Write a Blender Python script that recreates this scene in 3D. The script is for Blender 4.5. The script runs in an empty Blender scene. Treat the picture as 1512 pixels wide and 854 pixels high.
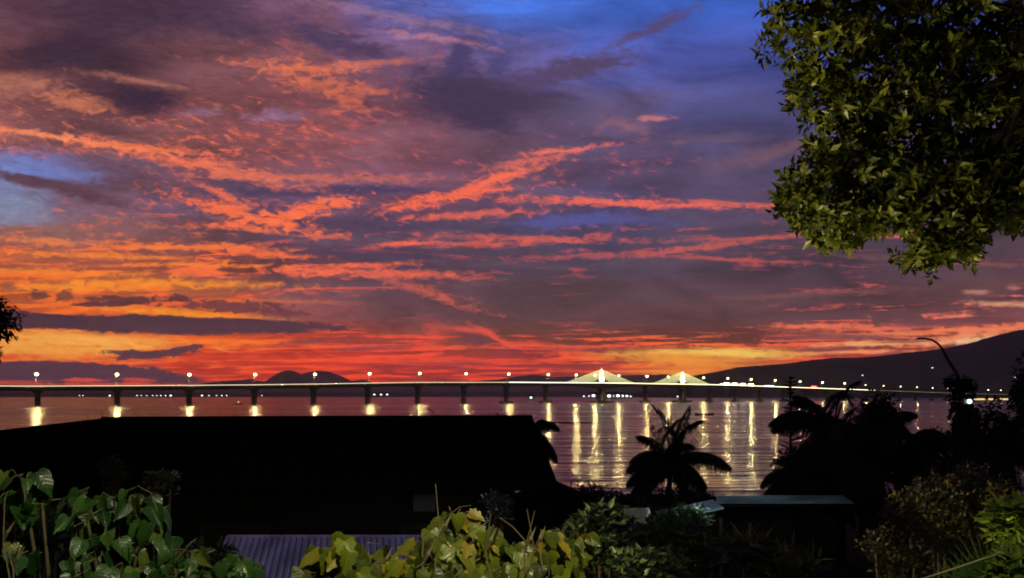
import bpy, math, random
from mathutils import Vector, Matrix, noise as mnoise
R = math.radians
F = 1309.0            # focal length in photo pixels (60 degrees across)
CX, HY = 756.0, 585.3 # principal column, horizon row
CAMZ = 8.0            # camera height over the water
scene = bpy.context.scene
coll = scene.collection

def P(px, py, d):
    "the place a photo pixel shows at depth d"
    return Vector(((px-CX)/F*d, d, CAMZ-(py-HY)/F*d))

def lin(c):
    r = []
    for v in c:
        v = max(0.0, min(255.0, v))/255.0
        r.append(v/12.92 if v <= 0.04045 else ((v+0.055)/1.055)**2.4)
    return (r[0], r[1], r[2], 1.0)

cam_data = bpy.data.cameras.new('camera')
cam_data.sensor_width = 36.0
cam_data.lens = 36.0*F/1512.0
cam_data.shift_y = (HY-427.0)/1512.0
cam_data.clip_start = 0.1
cam_data.clip_end = 80000
cam = bpy.data.objects.new('camera', cam_data)
cam.location = (0, 0, CAMZ); cam.rotation_euler = (R(90), 0, 0)
coll.objects.link(cam); scene.camera = cam

scene.render.engine = 'CYCLES'
scene.view_settings.view_transform = 'Standard'
scene.view_settings.look = 'None'
scene.view_settings.exposure = 0
scene.view_settings.gamma = 1
scene.view_settings.use_curve_mapping = False
scene.cycles.use_denoising = True
try: scene.cycles.denoiser = 'OPENIMAGEDENOISE'
except Exception: pass
scene.cycles.max_bounces = 5
scene.cycles.diffuse_bounces = 2
scene.cycles.glossy_bounces = 3
scene.cycles.transmission_bounces = 2
scene.cycles.transparent_max_bounces = 6
scene.cycles.volume_bounces = 0
scene.cycles.caustics_reflective = False
scene.cycles.caustics_refractive = False
scene.cycles.sample_clamp_indirect = 6
scene.cycles.filter_width = 1.8
scene.cycles.use_adaptive_sampling = True
scene.cycles.adaptive_threshold = 0.03
scene.cycles.adaptive_min_samples = 48
# ---------------------------------------------------------------- sky
world = bpy.data.worlds.new('World'); scene.world = world
world.use_nodes = True
WN = world.node_tree.nodes; WL = world.node_tree.links
WN.clear()
def wn(t, **k):
    n = WN.new(t)
    for a, b in k.items(): setattr(n, a, b)
    return n
def wset(n, i, v):
    if isinstance(v, bpy.types.NodeSocket): WL.new(v, n.inputs[i])
    else: n.inputs[i].default_value = v
def wm(op, a, b=None, c=None, clamp=False):
    n = wn('ShaderNodeMath', operation=op, use_clamp=clamp)
    wset(n, 0, a)
    if b is not None: wset(n, 1, b)
    if c is not None: wset(n, 2, c)
    return n.outputs[0]
def wmix(f, a, b, mode='MIX'):
    n = wn('ShaderNodeMix', data_type='RGBA', blend_type=mode)
    wset(n, 0, f); wset(n, 6, a); wset(n, 7, b)
    return n.outputs[2]
def smooth(x, lo, hi):
    n = wn('ShaderNodeMapRange', interpolation_type='SMOOTHSTEP')
    wset(n, 0, x); wset(n, 1, lo); wset(n, 2, hi)
    return n.outputs[0]
def comb(x, y, z=0.0):
    n = wn('ShaderNodeCombineXYZ'); wset(n, 0, x); wset(n, 1, y); wset(n, 2, z)
    return n.outputs[0]
def wnoise(vec, scale, detail=5, rough=0.55, dist=0.0):
    n = wn('ShaderNodeTexNoise', noise_dimensions='2D')
    wset(n, 'Vector', vec); wset(n, 'Scale', scale); wset(n, 'Detail', detail)
    wset(n, 'Roughness', rough); wset(n, 'Distortion', dist)
    return n.outputs[0], n.outputs[1]

tc = wn('ShaderNodeTexCoord')
sep = wn('ShaderNodeSeparateXYZ'); WL.new(tc.outputs['Generated'], sep.inputs[0])
dx, dy, dz = sep.outputs
dyc = wm('MAXIMUM', dy, 0.22)
SX = wm('DIVIDE', dx, dyc)                    # place on a far vertical sheet of sky to the north
SZ = wm('MAXIMUM', wm('DIVIDE', dz, dyc), 0.0)
U0 = wm('MULTIPLY_ADD', SX, F/100, CX/100)    # hundreds of photo pixels
V0 = wm('MULTIPLY_ADD', SZ, -F/100, HY/100)
# cloud-layer coordinates (a horizontal sheet overhead): patterns flatten towards the horizon
zz = wm('ADD', SZ, 0.07)
qx = wm('DIVIDE', SX, zz); qy = wm('DIVIDE', 1.0, zz)
QS = comb(wm('MULTIPLY', qx, 0.55), wm('MULTIPLY_ADD', qx, 0.10, qy), 3.7)
nB, cB = wnoise(QS, 2.0, 8, 0.62, 0.6)    # streaks
nC, cC = wnoise(comb(wm('MULTIPLY', U0, 0.55), wm('MULTIPLY', V0, 1.6), 9.0), 1.6, 7, 0.6, 0.8)
nD, cD = wnoise(comb(wm('MULTIPLY', U0, 0.8), wm('MULTIPLY', V0, 1.7), 2.0), 6.0, 7, 0.66, 0.6)
# warp
sc = wn('ShaderNodeSeparateColor'); WL.new(cC, sc.inputs[0])
sd = wn('ShaderNodeSeparateColor'); WL.new(cD, sd.inputs[0])
vamp = smooth(V0, 6.0, 1.0)   # less warp by the horizon
wv = wm('MULTIPLY_ADD', vamp, 0.45, 0.10)
U = wm('ADD', U0, wm('ADD', wm('MULTIPLY', wm('SUBTRACT', sc.outputs[0], 0.5), 1.2), wm('MULTIPLY', wm('SUBTRACT', sd.outputs[0], 0.5), 0.3)))
V = wm('ADD', V0, wm('MULTIPLY', wm('ADD', wm('SUBTRACT', sc.outputs[1], 0.5), wm('MULTIPLY', wm('SUBTRACT', sd.outputs[1], 0.5), 0.35)), wv))
UV = comb(U, V, 1.0)
UV1 = comb(wm('ADD', U0, wm('MULTIPLY', wm('SUBTRACT', sc.outputs[0], 0.5), 0.5)), wm('ADD', V0, wm('MULTIPLY', wm('SUBTRACT', sc.outputs[1], 0.5), wm('MULTIPLY', wv, 0.5))), 1.0)

XS = [-300, 0, 150, 300, 450, 600, 750, 900, 1050, 1200, 1512, 1900]
def field(rows, gray=False):
    "smooth field from rows (y, values at XS)"
    fac = wm('DIVIDE', wm('ADD', U, 3.0), 22.0, clamp=True)
    out = None; prev = None
    for y, vals in rows:
        r = wn('ShaderNodeValToRGB'); r.color_ramp.interpolation = 'EASE'
        el = r.color_ramp.elements
        vals = [vals[0]] + list(vals) + [vals[-1]]
        for i, (x, v) in enumerate(zip(XS, vals)):
            p = (x+300)/2200
            e = el[0] if i == 0 else el.new(p) if i < len(XS)-1 else el[-1]
            e.position = p
            e.color = (v, v, v, v) if gray else lin(v)
        WL.new(fac, r.inputs[0])
        if gray:
            if out is None: out = r.outputs[1]
            else:
                t = smooth(V, prev/100, y/100)
                out = wm('MULTIPLY_ADD', t, wm('SUBTRACT', r.outputs[1], out), out)
        elif out is None: out = r.outputs[0]
        else: out = wmix(smooth(V, prev/100, y/100), out, r.outputs[0])
        prev = y
    return out
base_rows = [
 (0,  [(96,62,78),(88,60,78),(84,62,86),(120,82,110),(92,102,180),(72,116,218),(68,110,212),(60,100,198),(54,80,166),(46,60,130)]),
 (80, [(108,68,74),(78,54,68),(118,76,84),(122,76,86),(116,84,116),(98,88,144),(86,100,188),(74,86,166),(64,76,144),(56,64,120)]),
 (160,[(136,82,82),(112,72,80),(132,80,84),(136,82,90),(116,76,94),(85,69,97),(94,81,115),(78,79,130),(72,71,117),(66,67,99)]),
 (210,[(150,96,100),(130,84,88),(138,84,86),(144,86,92),(130,82,96),(100,75,96),(98,81,115),(87,79,119),(81,75,111),(74,67,97)]),
 (250,[(116,116,160),(110,88,112),(126,80,90),(130,82,96),(124,80,98),(104,75,94),(94,77,107),(89,77,111),(85,75,107),(79,69,92)]),
 (300,[(118,124,158),(122,88,104),(100,78,102),(102,78,108),(114,76,98),(96,75,99),(85,77,113),(89,75,105),(89,69,94),(83,65,86)]),
 (345,[(136,94,86),(123,83,81),(108,77,85),(97,73,92),(91,73,94),(79,70,96),(78,72,101),(82,70,90),(80,66,82),(78,62,73)]),
 (385,[(170,88,60),(156,82,66),(140,78,74),(102,71,83),(87,69,88),(82,68,84),(79,68,86),(78,64,79),(78,64,77),(80,60,69)]),
 (430,[(190,92,46),(184,92,52),(170,88,60),(108,71,76),(97,69,79),(90,66,73),(88,66,72),(84,62,71),(84,62,69),(98,64,67)]),
 (465,[(206,88,42),(206,88,42),(200,88,50),(136,74,76),(104,69,72),(93,66,69),(92,64,67),(90,62,65),(92,62,65),(120,71,72)]),
 (500,[(247,117,35),(251,118,35),(243,86,28),(196,68,38),(140,64,49),(109,61,47),(111,59,46),(111,59,44),(128,64,49),(165,77,55)]),
 (530,[(245,102,32),(247,92,25),(233,62,20),(210,53,24),(175,47,32),(154,49,38),(163,53,36),(202,66,29),(169,58,41),(144,64,48)]),
 (556,[(229,79,38),(227,68,31),(214,51,22),(206,47,22),(175,45,29),(165,47,35),(177,51,32),(216,73,27),(185,70,41),(144,64,46)]),
 (582,[(206,70,42),(220,71,36),(233,60,29),(233,58,29),(218,55,32),(202,55,38),(206,58,38),(210,71,39),(175,64,42),(134,60,43)]),
]
lit_rows = [
 (0,  [(130,84,96),(126,80,92),(150,92,104),(176,108,124),(150,118,170),(104,120,206),(96,110,200),(90,104,190),(80,90,160),(70,80,140)]),
 (120,[(176,104,92),(156,92,86),(186,98,88),(220,102,84),(196,98,98),(150,92,116),(130,92,132),(106,88,134),(98,82,124),(90,76,110)]),
 (210,[(238,126,96),(232,116,88),(236,112,84),(222,104,88),(190,98,98),(160,88,104),(166,90,104),(140,84,106),(120,80,106),(100,74,96)]),
 (290,[(214,122,104),(230,112,88),(252,112,74),(252,108,74),(230,102,84),(246,106,84),(230,102,88),(206,92,92),(170,84,92),(130,76,86)]),
 (345,[(232,108,76),(240,112,70),(254,112,66),(240,98,74),(220,92,84),(224,92,86),(222,92,86),(206,88,88),(184,82,84),(150,78,82)]),
 (400,[(246,114,42),(250,116,48),(254,112,60),(240,94,70),(214,86,78),(196,82,80),(164,76,82),(160,76,82),(176,78,80),(180,84,82)]),
 (460,[(250,116,36),(250,110,38),(246,96,38),(190,84,70),(160,78,80),(140,74,78),(130,72,76),(140,72,74),(220,92,76),(252,130,100)]),
 (510,[(255,165,59),(255,169,63),(255,113,28),(255,81,31),(255,77,42),(243,71,46),(255,98,39),(255,113,42),(255,90,42),(255,132,69)]),
 (545,[(255,122,38),(255,113,31),(255,86,17),(255,75,10),(255,66,21),(255,68,29),(255,98,28),(255,141,28),(255,98,39),(227,90,52)]),
 (582,[(237,79,42),(251,85,35),(255,75,28),(255,70,28),(255,66,32),(247,66,38),(247,79,39),(247,103,42),(216,75,45),(175,70,46)]),
]
cov_rows = [
 (0,  [.15,.05,.1,.35,.35,.2,.05,.05,.05,.1]),
 (80,[0.17,0.09,0.21,0.30,0.21,0.17,0.09,0.09,0.09,0.09]),
 (130,[0.30,0.21,0.26,0.38,0.21,0.09,0.13,0.13,0.13,0.13]),
 (200,[0.38,0.34,0.38,0.34,0.30,0.21,0.17,0.13,0.17,0.13]),
 (260,[0.21,0.30,0.38,0.34,0.26,0.30,0.21,0.17,0.13,0.13]),
 (310,[0.21,0.34,0.38,0.30,0.17,0.26,0.26,0.21,0.21,0.17]),
 (360,[0.42,0.42,0.42,0.26,0.21,0.26,0.30,0.34,0.30,0.17]),
 (410,[0.51,0.47,0.42,0.30,0.30,0.26,0.13,0.13,0.17,0.17]),
 (450,[0.60,0.60,0.50,0.25,0.20,0.10,0.05,0.10,0.20,0.30]),
 (500,[0.60,0.60,0.45,0.45,0.30,0.20,0.30,0.30,0.40,0.55]),
 (540,[0.50,0.50,0.50,0.50,0.45,0.45,0.50,0.55,0.45,0.40]),
 (582,[0.40,0.40,0.40,0.40,0.40,0.40,0.40,0.40,0.40,0.40]),
]
base = field(base_rows); lit = field(lit_rows); cov = field(cov_rows, True)
# streak noise: horizontal by the horizon, more ragged overhead
nS, _ = wnoise(comb(wm('MULTIPLY', U0, 0.5), wm('MULTIPLY_ADD', U0, 0.12, wm('MULTIPLY', V0, 5.5)), 0), 1.5, 6, 0.6, 0.5)
nT, _ = wnoise(comb(wm('MULTIPLY_ADD', V0, -0.6, wm('MULTIPLY', U0, 1.0)), wm('MULTIPLY_ADD', U0, -0.35, wm('MULTIPLY', V0, 2.6)), 0), 3.2, 7, 0.68, 0.45)
ntop = wm('ADD', wm('MULTIPLY', nB, 0.3), wm('ADD', wm('MULTIPLY', nC, 0.15), wm('MULTIPLY', nT, 0.55)))
nH, _ = wnoise(comb(wm('MULTIPLY', U0, 0.55), wm('MULTIPLY_ADD', U0, 0.1, wm('MULTIPLY', V0, 13.0)), 0), 1.6, 5, 0.6, 0.4)
nSH = wm('MULTIPLY_ADD', smooth(V0, 4.6, 5.1), wm('SUBTRACT', nH, nS), nS)
nbot = wm('ADD', wm('MULTIPLY', nSH, 0.85), wm('MULTIPLY', nC, 0.15))
lowk = smooth(V0, 4.6, 5.1)
nbot = wm('ADD', nbot, wm('MULTIPLY', lowk, wm('MULTIPLY', wm('SUBTRACT', nbot, 0.5), 0.9)))
nmix = wm('MULTIPLY_ADD', smooth(V0, 2.6, 4.0), wm('SUBTRACT', nbot, ntop), ntop)
# threshold: coverage .5 -> half of the noise
thr = wm('SUBTRACT', 0.5, wm('MULTIPLY', wm('SUBTRACT', cov, 0.5), 0.42))
cv = wm('SUBTRACT', nmix, thr)
cv = wm('MULTIPLY_ADD', wm('SUBTRACT', nD, 0.5), 0.3, cv)
litf = smooth(cv, -0.06, 0.13)
# shade variation of the cloud body
nE, cE = wnoise(comb(wm('MULTIPLY', U0, 0.35), wm('MULTIPLY', V0, 1.3), 5.0), 1.3, 6, 0.55, 0.5)
shade = wm('MULTIPLY_ADD', wm('SUBTRACT', nE, 0.5), 1.5, 0.93)
shc = wn('ShaderNodeCombineColor')
for i in range(3): WL.new(shade, shc.inputs[i])
br = wmix(1.0, base, shc.outputs[0], 'MULTIPLY')
col = wmix(litf, br, lit)

# one patch of cloud: an ellipse with a ragged edge, as a node group
G = bpy.data.node_groups.new('cloud_patch', 'ShaderNodeTree')
for nm, ty in (('Col','NodeSocketColor'),('UV','NodeSocketVector'),('AX','NodeSocketVector'),('AY','NodeSocketVector'),('Noise','NodeSocketFloat'),
               ('NoiseAmp','NodeSocketFloat'),('Off','NodeSocketFloat'),('Out','NodeSocketFloat'),('In','NodeSocketFloat'),('Strength','NodeSocketFloat'),('Patch','NodeSocketColor')):
    G.interface.new_socket(nm, in_out='INPUT', socket_type=ty)
G.interface.new_socket('Col', in_out='OUTPUT', socket_type='NodeSocketColor')
_w = (WN, WL); WN, WL = G.nodes, G.links
gi = wn('NodeGroupInput'); go = wn('NodeGroupOutput'); g_ = gi.outputs
_d = []
for k_ in ('AX', 'AY'):
    n_ = wn('ShaderNodeVectorMath', operation='DOT_PRODUCT'); WL.new(g_['UV'], n_.inputs[0]); WL.new(g_[k_], n_.inputs[1]); _d.append(n_.outputs['Value'])
_l = wm('SQRT', wm('MULTIPLY_ADD', _d[1], _d[1], wm('MULTIPLY', _d[0], _d[0])))
_dd = wm('MULTIPLY_ADD', g_['Noise'], g_['NoiseAmp'], wm('ADD', _l, g_['Off']))
n_ = wn('ShaderNodeMapRange', interpolation_type='SMOOTHSTEP')
WL.new(_dd, n_.inputs[0]); WL.new(g_['Out'], n_.inputs[1]); WL.new(g_['In'], n_.inputs[2])
_f = wm('MULTIPLY', n_.outputs[0], g_['Strength'])
WL.new(wmix(_f, g_['Col'], g_['Patch']), go.inputs[0])
WN, WL = _w
def feat(col, px, py, a, b, ang, rgb, s, soft=0.5, noi=1.6, nz=None, exact=False):
    c, sn = math.cos(R(-ang)), math.sin(R(-ang))
    x0, y0 = px/100, py/100
    n = wn('ShaderNodeGroup'); n.node_tree = G; i = n.inputs
    WL.new(col, i['Col']); WL.new(UV1 if exact else UV, i['UV']); WL.new(nz or nD, i['Noise'])
    i['AX'].default_value = (c*100/a, sn*100/a, -(c*x0+sn*y0)*100/a)
    i['AY'].default_value = (-sn*100/b, c*100/b, -(-sn*x0+c*y0)*100/b)
    i['NoiseAmp'].default_value = -noi*1.6; i['Off'].default_value = noi*0.8
    i['Out'].default_value = 1+soft; i['In'].default_value = max(0.02, 1-soft)
    i['Strength'].default_value = s; i['Patch'].default_value = lin(rgb)
    return n.outputs[0]

DARK = [ # px,py,a,b,ang,rgb,strength,soft,noise
 (680,145,62,26,-10,(58,46,74),.85,.7,1.4),(715,170,46,18,-12,(60,48,76),.8,.7,1.2),(672,98,12,34,-22,(62,54,88),.85,.7,1.4),(735,90,11,18,-35,(76,70,118),.7,.7,1.4),(85,74,52,16,8,(56,40,58),.85,.7,1.0),
 (205,146,62,20,-3,(58,41,59),1.00,.6,.9),
 (92,78,75,26,10,(61,43,59),0.92,.8,.9),
 (200,18,110,32,0,(65,46,64),0.86,.8,.9),
 (690,140,85,38,-8,(66,54,81),0.92,.8,1.0),
 (682,84,30,18,55,(73,63,106),0.92,.7,1.0),
 (738,92,22,12,50,(75,72,122),0.69,.7,1.0),
 (845,103,90,17,10,(84,68,100),0.98,.6,1.2),
 (960,45,62,8,27,(86,70,109),0.86,.7,1.2),
 (500,62,95,15,-16,(73,59,93),0.92,.7,1.3),
 (360,45,70,12,-14,(75,57,79),0.80,.7,1.2),
 (165,192,50,8,-8,(95,63,68),0.92,.6,1.0),
 (80,276,110,9,-13,(91,63,77),0.98,.5,1.0),
 (180,260,60,14,-20,(98,66,75),0.69,.6,1.2),
 (480,282,180,7,0,(77,63,93),1.00,.5,.9),
 (340,262,55,13,-8,(77,63,90),0.92,.5,1.3),
 (560,330,110,12,0,(75,61,88),0.80,.6,1.3),
 (420,325,90,6,-4,(86,64,82),0.80,.6,1.3),
 (560,375,120,8,-2,(75,59,82),0.80,.6,1.3),
 (300,330,70,8,-6,(91,66,79),0.69,.6,1.3),
 (700,500,28,8,-12,(107,57,66),0.80,.5,1.0),
 (740,508,20,4,-22,(114,55,63),0.69,.5,1.0),
]
BRIGHT = [
 (735,265,62,7,16,(254,113,81),1,.6,2.2),(660,292,75,9,10,(254,109,75),1,.6,2.6),
 (830,222,58,4.5,6,(240,117,93),.95,.6,1.8),(790,238,60,7,12,(226,109,93),.8,.7,2.4),
 (690,318,80,6,4,(232,104,85),.85,.6,2.6),(930,300,190,5.5,-2,(240,106,85),.95,.6,2.4),
 (1080,300,90,3,-4,(214,100,85),.8,.6,1.6),(780,352,120,5,-1,(206,96,83),.8,.7,2.4),
 (720,360,70,5,2,(222,98,81),.8,.7,2.0),(605,360,36,3.5,0,(250,106,77),1,.6,1.0),
 (1110,350,90,3,3,(200,91,83),.8,.7,1.6),(1030,366,70,5,8,(206,94,83),.8,.6,1.8),
 (1080,384,90,3,-2,(200,87,79),.8,.7,1.6),(870,378,100,4,2,(196,91,85),.6,.7,2),
 (965,175,24,4.5,3,(206,121,116),.85,.5,1.2),(925,188,30,8,-10,(150,100,108),.6,.7,1.4),
 (440,312,70,11,12,(254,113,71),1,.5,2.8),(370,318,90,10,-14,(254,115,69),.95,.5,2.8),
 (330,290,45,5,-28,(240,113,77),.9,.6,2.0),(480,297,22,4,20,(255,117,73),1,.5,1.4),
 (350,338,60,5,-2,(252,117,71),.9,.6,2.4),(470,350,35,3,-6,(224,106,81),.8,.6,1.2),
 (480,400,70,7,-1,(254,109,71),.95,.6,2.2),(590,404,90,6,-3,(230,100,73),.9,.6,2.2),
 (620,428,70,7,-18,(206,96,79),.75,.7,2.6),(540,392,60,4,2,(244,104,71),.8,.6,1.8),
 (300,245,120,9,-12,(244,119,81),.9,.7,2.4),(420,262,110,5,-2,(222,113,89),.8,.7,2.4),
 (540,265,80,5,1,(190,104,95),.8,.7,2.4),
 (35,195,70,5,-9,(250,141,93),.9,.6,1.6),(120,208,60,4,-9,(252,143,95),.8,.6,1.6),
 (205,217,70,5,-5,(252,126,81),.9,.6,1.6),(110,150,40,12,-15,(222,128,91),.7,.8,2.2),
 (15,125,45,14,0,(190,119,93),.6,.9,2.0),(200,118,60,5,-8,(196,121,100),.6,.8,1.4),
 (440,100,75,8,-4,(230,119,81),.85,.7,2.8),(480,125,70,8,-8,(216,111,81),.8,.7,3.0),(560,95,50,5,5,(214,115,89),.7,.7,2.2),
 (510,148,40,8,-25,(214,109,81),.7,.7,3.0),
 (580,26,110,6,-10,(160,119,145),.6,.8,2.0),(640,58,60,5,-8,(190,126,139),.7,.7,1.8),
 (60,355,80,5,-3,(240,130,73),.7,.7,2.0),(260,365,110,4,-1,(254,128,58),.9,.6,2.2),(380,375,60,5,-3,(254,113,62),.9,.6,2.2),
 (140,378,130,4,-2,(254,134,50),.85,.7,2.2),(280,392,110,3.5,0,(254,130,52),.9,.6,2.0),(80,402,130,4,-2,(252,138,46),.8,.7,2.2),
 (250,418,130,5,-1,(255,147,38),.9,.7,2.0),(110,425,120,5,0,(255,151,42),.8,.7,2.2),(280,463,110,6,-3,(255,147,32),1,.6,1.2),
 (420,445,70,3,-1,(200,104,62),.6,.8,1.6),
 (130,503,110,9,-2,(255,176,78),1,.9,1.2),(60,515,90,10,-3,(255,173,67),.8,.9,1.2),(330,505,90,6,-2,(255,121,32),.7,.8,1.6),
 (640,498,10,20,20,(232,76,60),.5,.9,1.0),(690,487,30,4,-4,(226,81,64),.8,.7,1.0),(735,500,34,3.5,-26,(240,83,60),.9,.7,1.0),(770,508,30,4,0,(240,79,56),.8,.7,1.0),
 (1040,521,100,6,0,(255,190,75),1,.8,1.4),(1020,533,90,7,-2,(255,162,46),.95,.8,1.6),(1090,522,60,5,-2,(255,216,97),.7,.8,1.2),(1010,548,70,6,0,(255,151,38),.9,.8,1.2),
 (560,512,120,3,0,(255,91,46),.8,.7,1.6),(600,532,150,4,0,(255,81,34),.7,.8,1.6),(850,512,120,3,0,(250,91,58),.8,.7,1.6),
 (1210,482,60,4,1,(254,119,81),.95,.6,1.6),(1300,484,90,3.5,2,(240,113,79),.9,.6,1.6),(1300,494,100,5,3,(254,134,87),.8,.6,2.0),
 (1180,510,90,3,2,(226,98,71),.7,.7,1.6),(1290,508,70,4,2,(255,177,112),.9,.6,1.8),(1400,500,70,6,8,(255,149,97),.95,.6,2.0),(1470,484,70,5,4,(252,130,89),.95,.6,1.6),
 (1440,502,50,4,4,(255,211,155),.8,.6,1.4),(1270,520,60,3,2,(255,162,106),.8,.6,1.4),
 (1490,449,42,4,-3,(224,153,120),.95,.6,1.0),(1440,432,16,4,0,(196,134,116),.8,.6,1.0),(1500,425,12,3,0,(190,130,116),.7,.6,1),(1400,386,110,4,-3,(150,87,79),.7,.8,1.6),
 (1140,225,70,12,14,(128,91,98),.6,.9,1.2),(1050,205,60,6,3,(110,91,112),.5,.9,1.2),
 (1200,435,110,4,3,(134,85,81),.6,.8,1.4),(1330,350,60,3.5,1,(206,104,89),.9,.6,.8),(1230,348,60,3.5,-2,(206,100,89),.8,.6,.8),
 (460,475,50,0.1,0,(100,66,67),.0,.7,1),
]
HOLES = [
 (62,250,72,20,-8,(108,128,196),.85,.7,1.2),(20,308,48,18,-4,(130,138,168),.85,.7,1.0),(110,240,50,12,-12,(112,104,152),.6,.8,1.2),
 (850,325,85,10,2,(84,86,152),.8,.6,1.3),(400,172,30,8,0,(142,108,142),.7,.8,1.4),(300,168,26,6,0,(150,110,134),.6,.8,1.4),(930,325,90,6,-4,(84,84,140),.5,.8,1.3),
]
CRISP = [ # dark bars near the horizon, sharp edges
 (200,478,300,13,-1,(74,50,60),1,.12,.5),(330,486,190,8,1,(80,52,62),.9,.35,.6),(30,470,90,11,-2,(70,48,58),1,.12,.4),
 (185,444,58,7,-2,(92,54,54),.95,.25,2.2),(165,449,55,4,0,(92,54,54),.95,.2,1.2),(262,440,16,6,0,(94,54,54),.95,.25,2.0),
 (345,453,78,7,-3,(100,58,60),.9,.3,2.2),(410,460,36,7,-6,(104,60,64),.8,.5,2.0),
 (58,436,17,7,0,(104,60,56),.9,.4,2.2),(100,437,14,7,0,(106,62,58),.85,.4,2.4),(12,422,12,7,0,(130,76,64),.7,.5,2.2),(35,447,40,2,0,(120,66,56),.7,.4,1.0),
 (228,524,66,6,4,(86,52,60),.97,.18,1.2),(282,515,38,4,9,(86,52,60),.95,.2,1.2),(200,523,44,5,-4,(84,52,60),.95,.2,1.2),
 (70,550,190,16,-1,(74,50,64),1,.10,.4),(215,557,90,9,-4,(78,50,64),1,.2,.5),(50,576,200,8,0,(78,52,66),.95,.3,.3),
 (560,514,60,3,2,(150,62,66),.8,.5,1.0),(640,537,80,2,0,(190,56,56),.6,.6,1.0),(690,538,40,3,0,(160,58,60),.8,.5,1.0),
 (460,505,60,4,5,(130,62,62),.8,.5,1.2),(840,518,60,2.5,0,(150,60,60),.7,.5,1),(940,545,70,2,0,(190,60,40),.6,.5,1),(1000,515,50,1.5,-2,(160,70,50),.6,.5,1),
 (1120,536,60,2,0,(170,60,40),.6,.5,1),(1230,498,90,4,1,(116,64,72),.8,.5,1.2),(1390,478,70,3.5,2,(120,66,72),.8,.5,1.2),(1340,504,40,2,2,(120,66,72),.7,.5,1.2),(1220,516,50,3,2,(130,62,66),.7,.5,1.0),
]
REDBITS = [(120,562,26,3,1,(226,74,62),1,.3,1.0),(200,561,30,3,-3,(214,70,60),.9,.4,1.0),(20,563,60,1.5,0,(170,70,76),.8,.5,.6),(40,570,60,2,0,(120,60,70),.6,.5,1.0)]
ALL = ([(f, False) for f in HOLES] + [(f, True) for f in DARK] + [((f[0],f[1],f[2],f[3]*.85)+f[4:6]+(f[6]*.97, f[7]*1.4, f[8]*1.1), True) for f in BRIGHT if f[6] > 0]
       + [(f, True) for f in CRISP] + [(f, True) for f in REDBITS])
def reach(f, exact):
    px, py, a, b, ang, rgb, s_, soft, noi = f
    k = 1 + soft + 0.5*noi
    c, sn = abs(math.cos(R(ang))), abs(math.sin(R(ang)))
    return (px-k*(a*c+b*sn)-45, px+k*(a*c+b*sn)+45, py-k*(a*sn+b*c)-22, py+k*(a*sn+b*c)+22)
# the sky as it is above the haze: a little stronger towards the horizon, where the most air lies before it
gain = wm('EXPONENT', wm('MULTIPLY', wm('MINIMUM', wm('DIVIDE', 0.0396, wm('MAXIMUM', SZ, 0.001)), 1.1), 0.70))
nF, _ = wnoise(comb(wm('MULTIPLY_ADD', V0, -0.5, U0), wm('MULTIPLY_ADD', U0, -0.25, wm('MULTIPLY', V0, 3.2)), 0), 4.5, 6, 0.65, 0.7)
namp = wm('MULTIPLY_ADD', smooth(U0, 10.0, 5.0), 0.5, 0.32)
gain = wm('MULTIPLY', gain, wm('MULTIPLY_ADD', wm('SUBTRACT', nF, 0.5), namp, 1.0))
def background(c):
    b = wn('ShaderNodeBackground'); WL.new(c, b.inputs[0]); WL.new(gain, b.inputs[1])
    return b.outputs[0]
def wmixs(f, a, b):
    m = wn('ShaderNodeMixShader'); WL.new(f, m.inputs[0]); WL.new(a, m.inputs[1]); WL.new(b, m.inputs[2])
    return m.outputs[0]
XC, YC = [-9999, 270, 560, 900, 9999], [-9999, 230, 330, 420, 9999]
def region(i0, i1, j0, j1):
    "the patches of cloud are only worked out in the part of the sky they reach"
    if i1-i0 == 1 and j1-j0 == 1:
        c = col
        n = 0
        for f, ex in ALL:
            x0, x1, y0, y1 = reach(f, ex)
            if x1 > XC[i0] and x0 < XC[i1] and y1 > YC[j0] and y0 < YC[j1]:
                c = feat(c, *f, exact=ex); n += 1
        return background(c)
    if i1-i0 >= j1-j0:
        m = (i0+i1)//2
        return wmixs(wm('GREATER_THAN', U0, XC[m]/100), region(i0, m, j0, j1), region(m, i1, j0, j1))
    m = (j0+j1)//2
    return wmixs(wm('GREATER_THAN', V0, YC[m]/100), region(i0, i1, j0, m), region(i0, i1, m, j1))
front = region(0, 4, 0, 4)
# the rest of the dome: dusk blue sky behind the camera and overhead, from the sky texture with the sun just down
nish = wn('ShaderNodeTexSky', sky_type='NISHITA', sun_disc=False)
nish.sun_elevation = R(-2.0); nish.sun_rotation = R(12)
nsc = wn('ShaderNodeVectorMath', operation='SCALE'); WL.new(nish.outputs[0], nsc.inputs[0]); nsc.inputs[3].default_value = 0.03
duskv = wn('ShaderNodeVectorMath', operation='ADD'); WL.new(nsc.outputs[0], duskv.inputs[0]); duskv.inputs[1].default_value = (0.006, 0.007, 0.012)
dusk = background(duskv.outputs[0])
ground = wn('ShaderNodeBackground'); ground.inputs[0].default_value = (0.01, 0.008, 0.01, 1)
backf = wm('MAXIMUM', smooth(dy, 0.75, 0.3), smooth(SZ, 0.5, 0.95))
sky = wmixs(backf, front, dusk)
allsky = wmixs(smooth(dz, 0.0, -0.02), sky, ground.outputs[0])
wo = wn('ShaderNodeOutputWorld'); WL.new(allsky, wo.inputs[0])
world.cycles.sampling_method = 'MANUAL'; world.cycles.sample_map_resolution = 256
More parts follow.
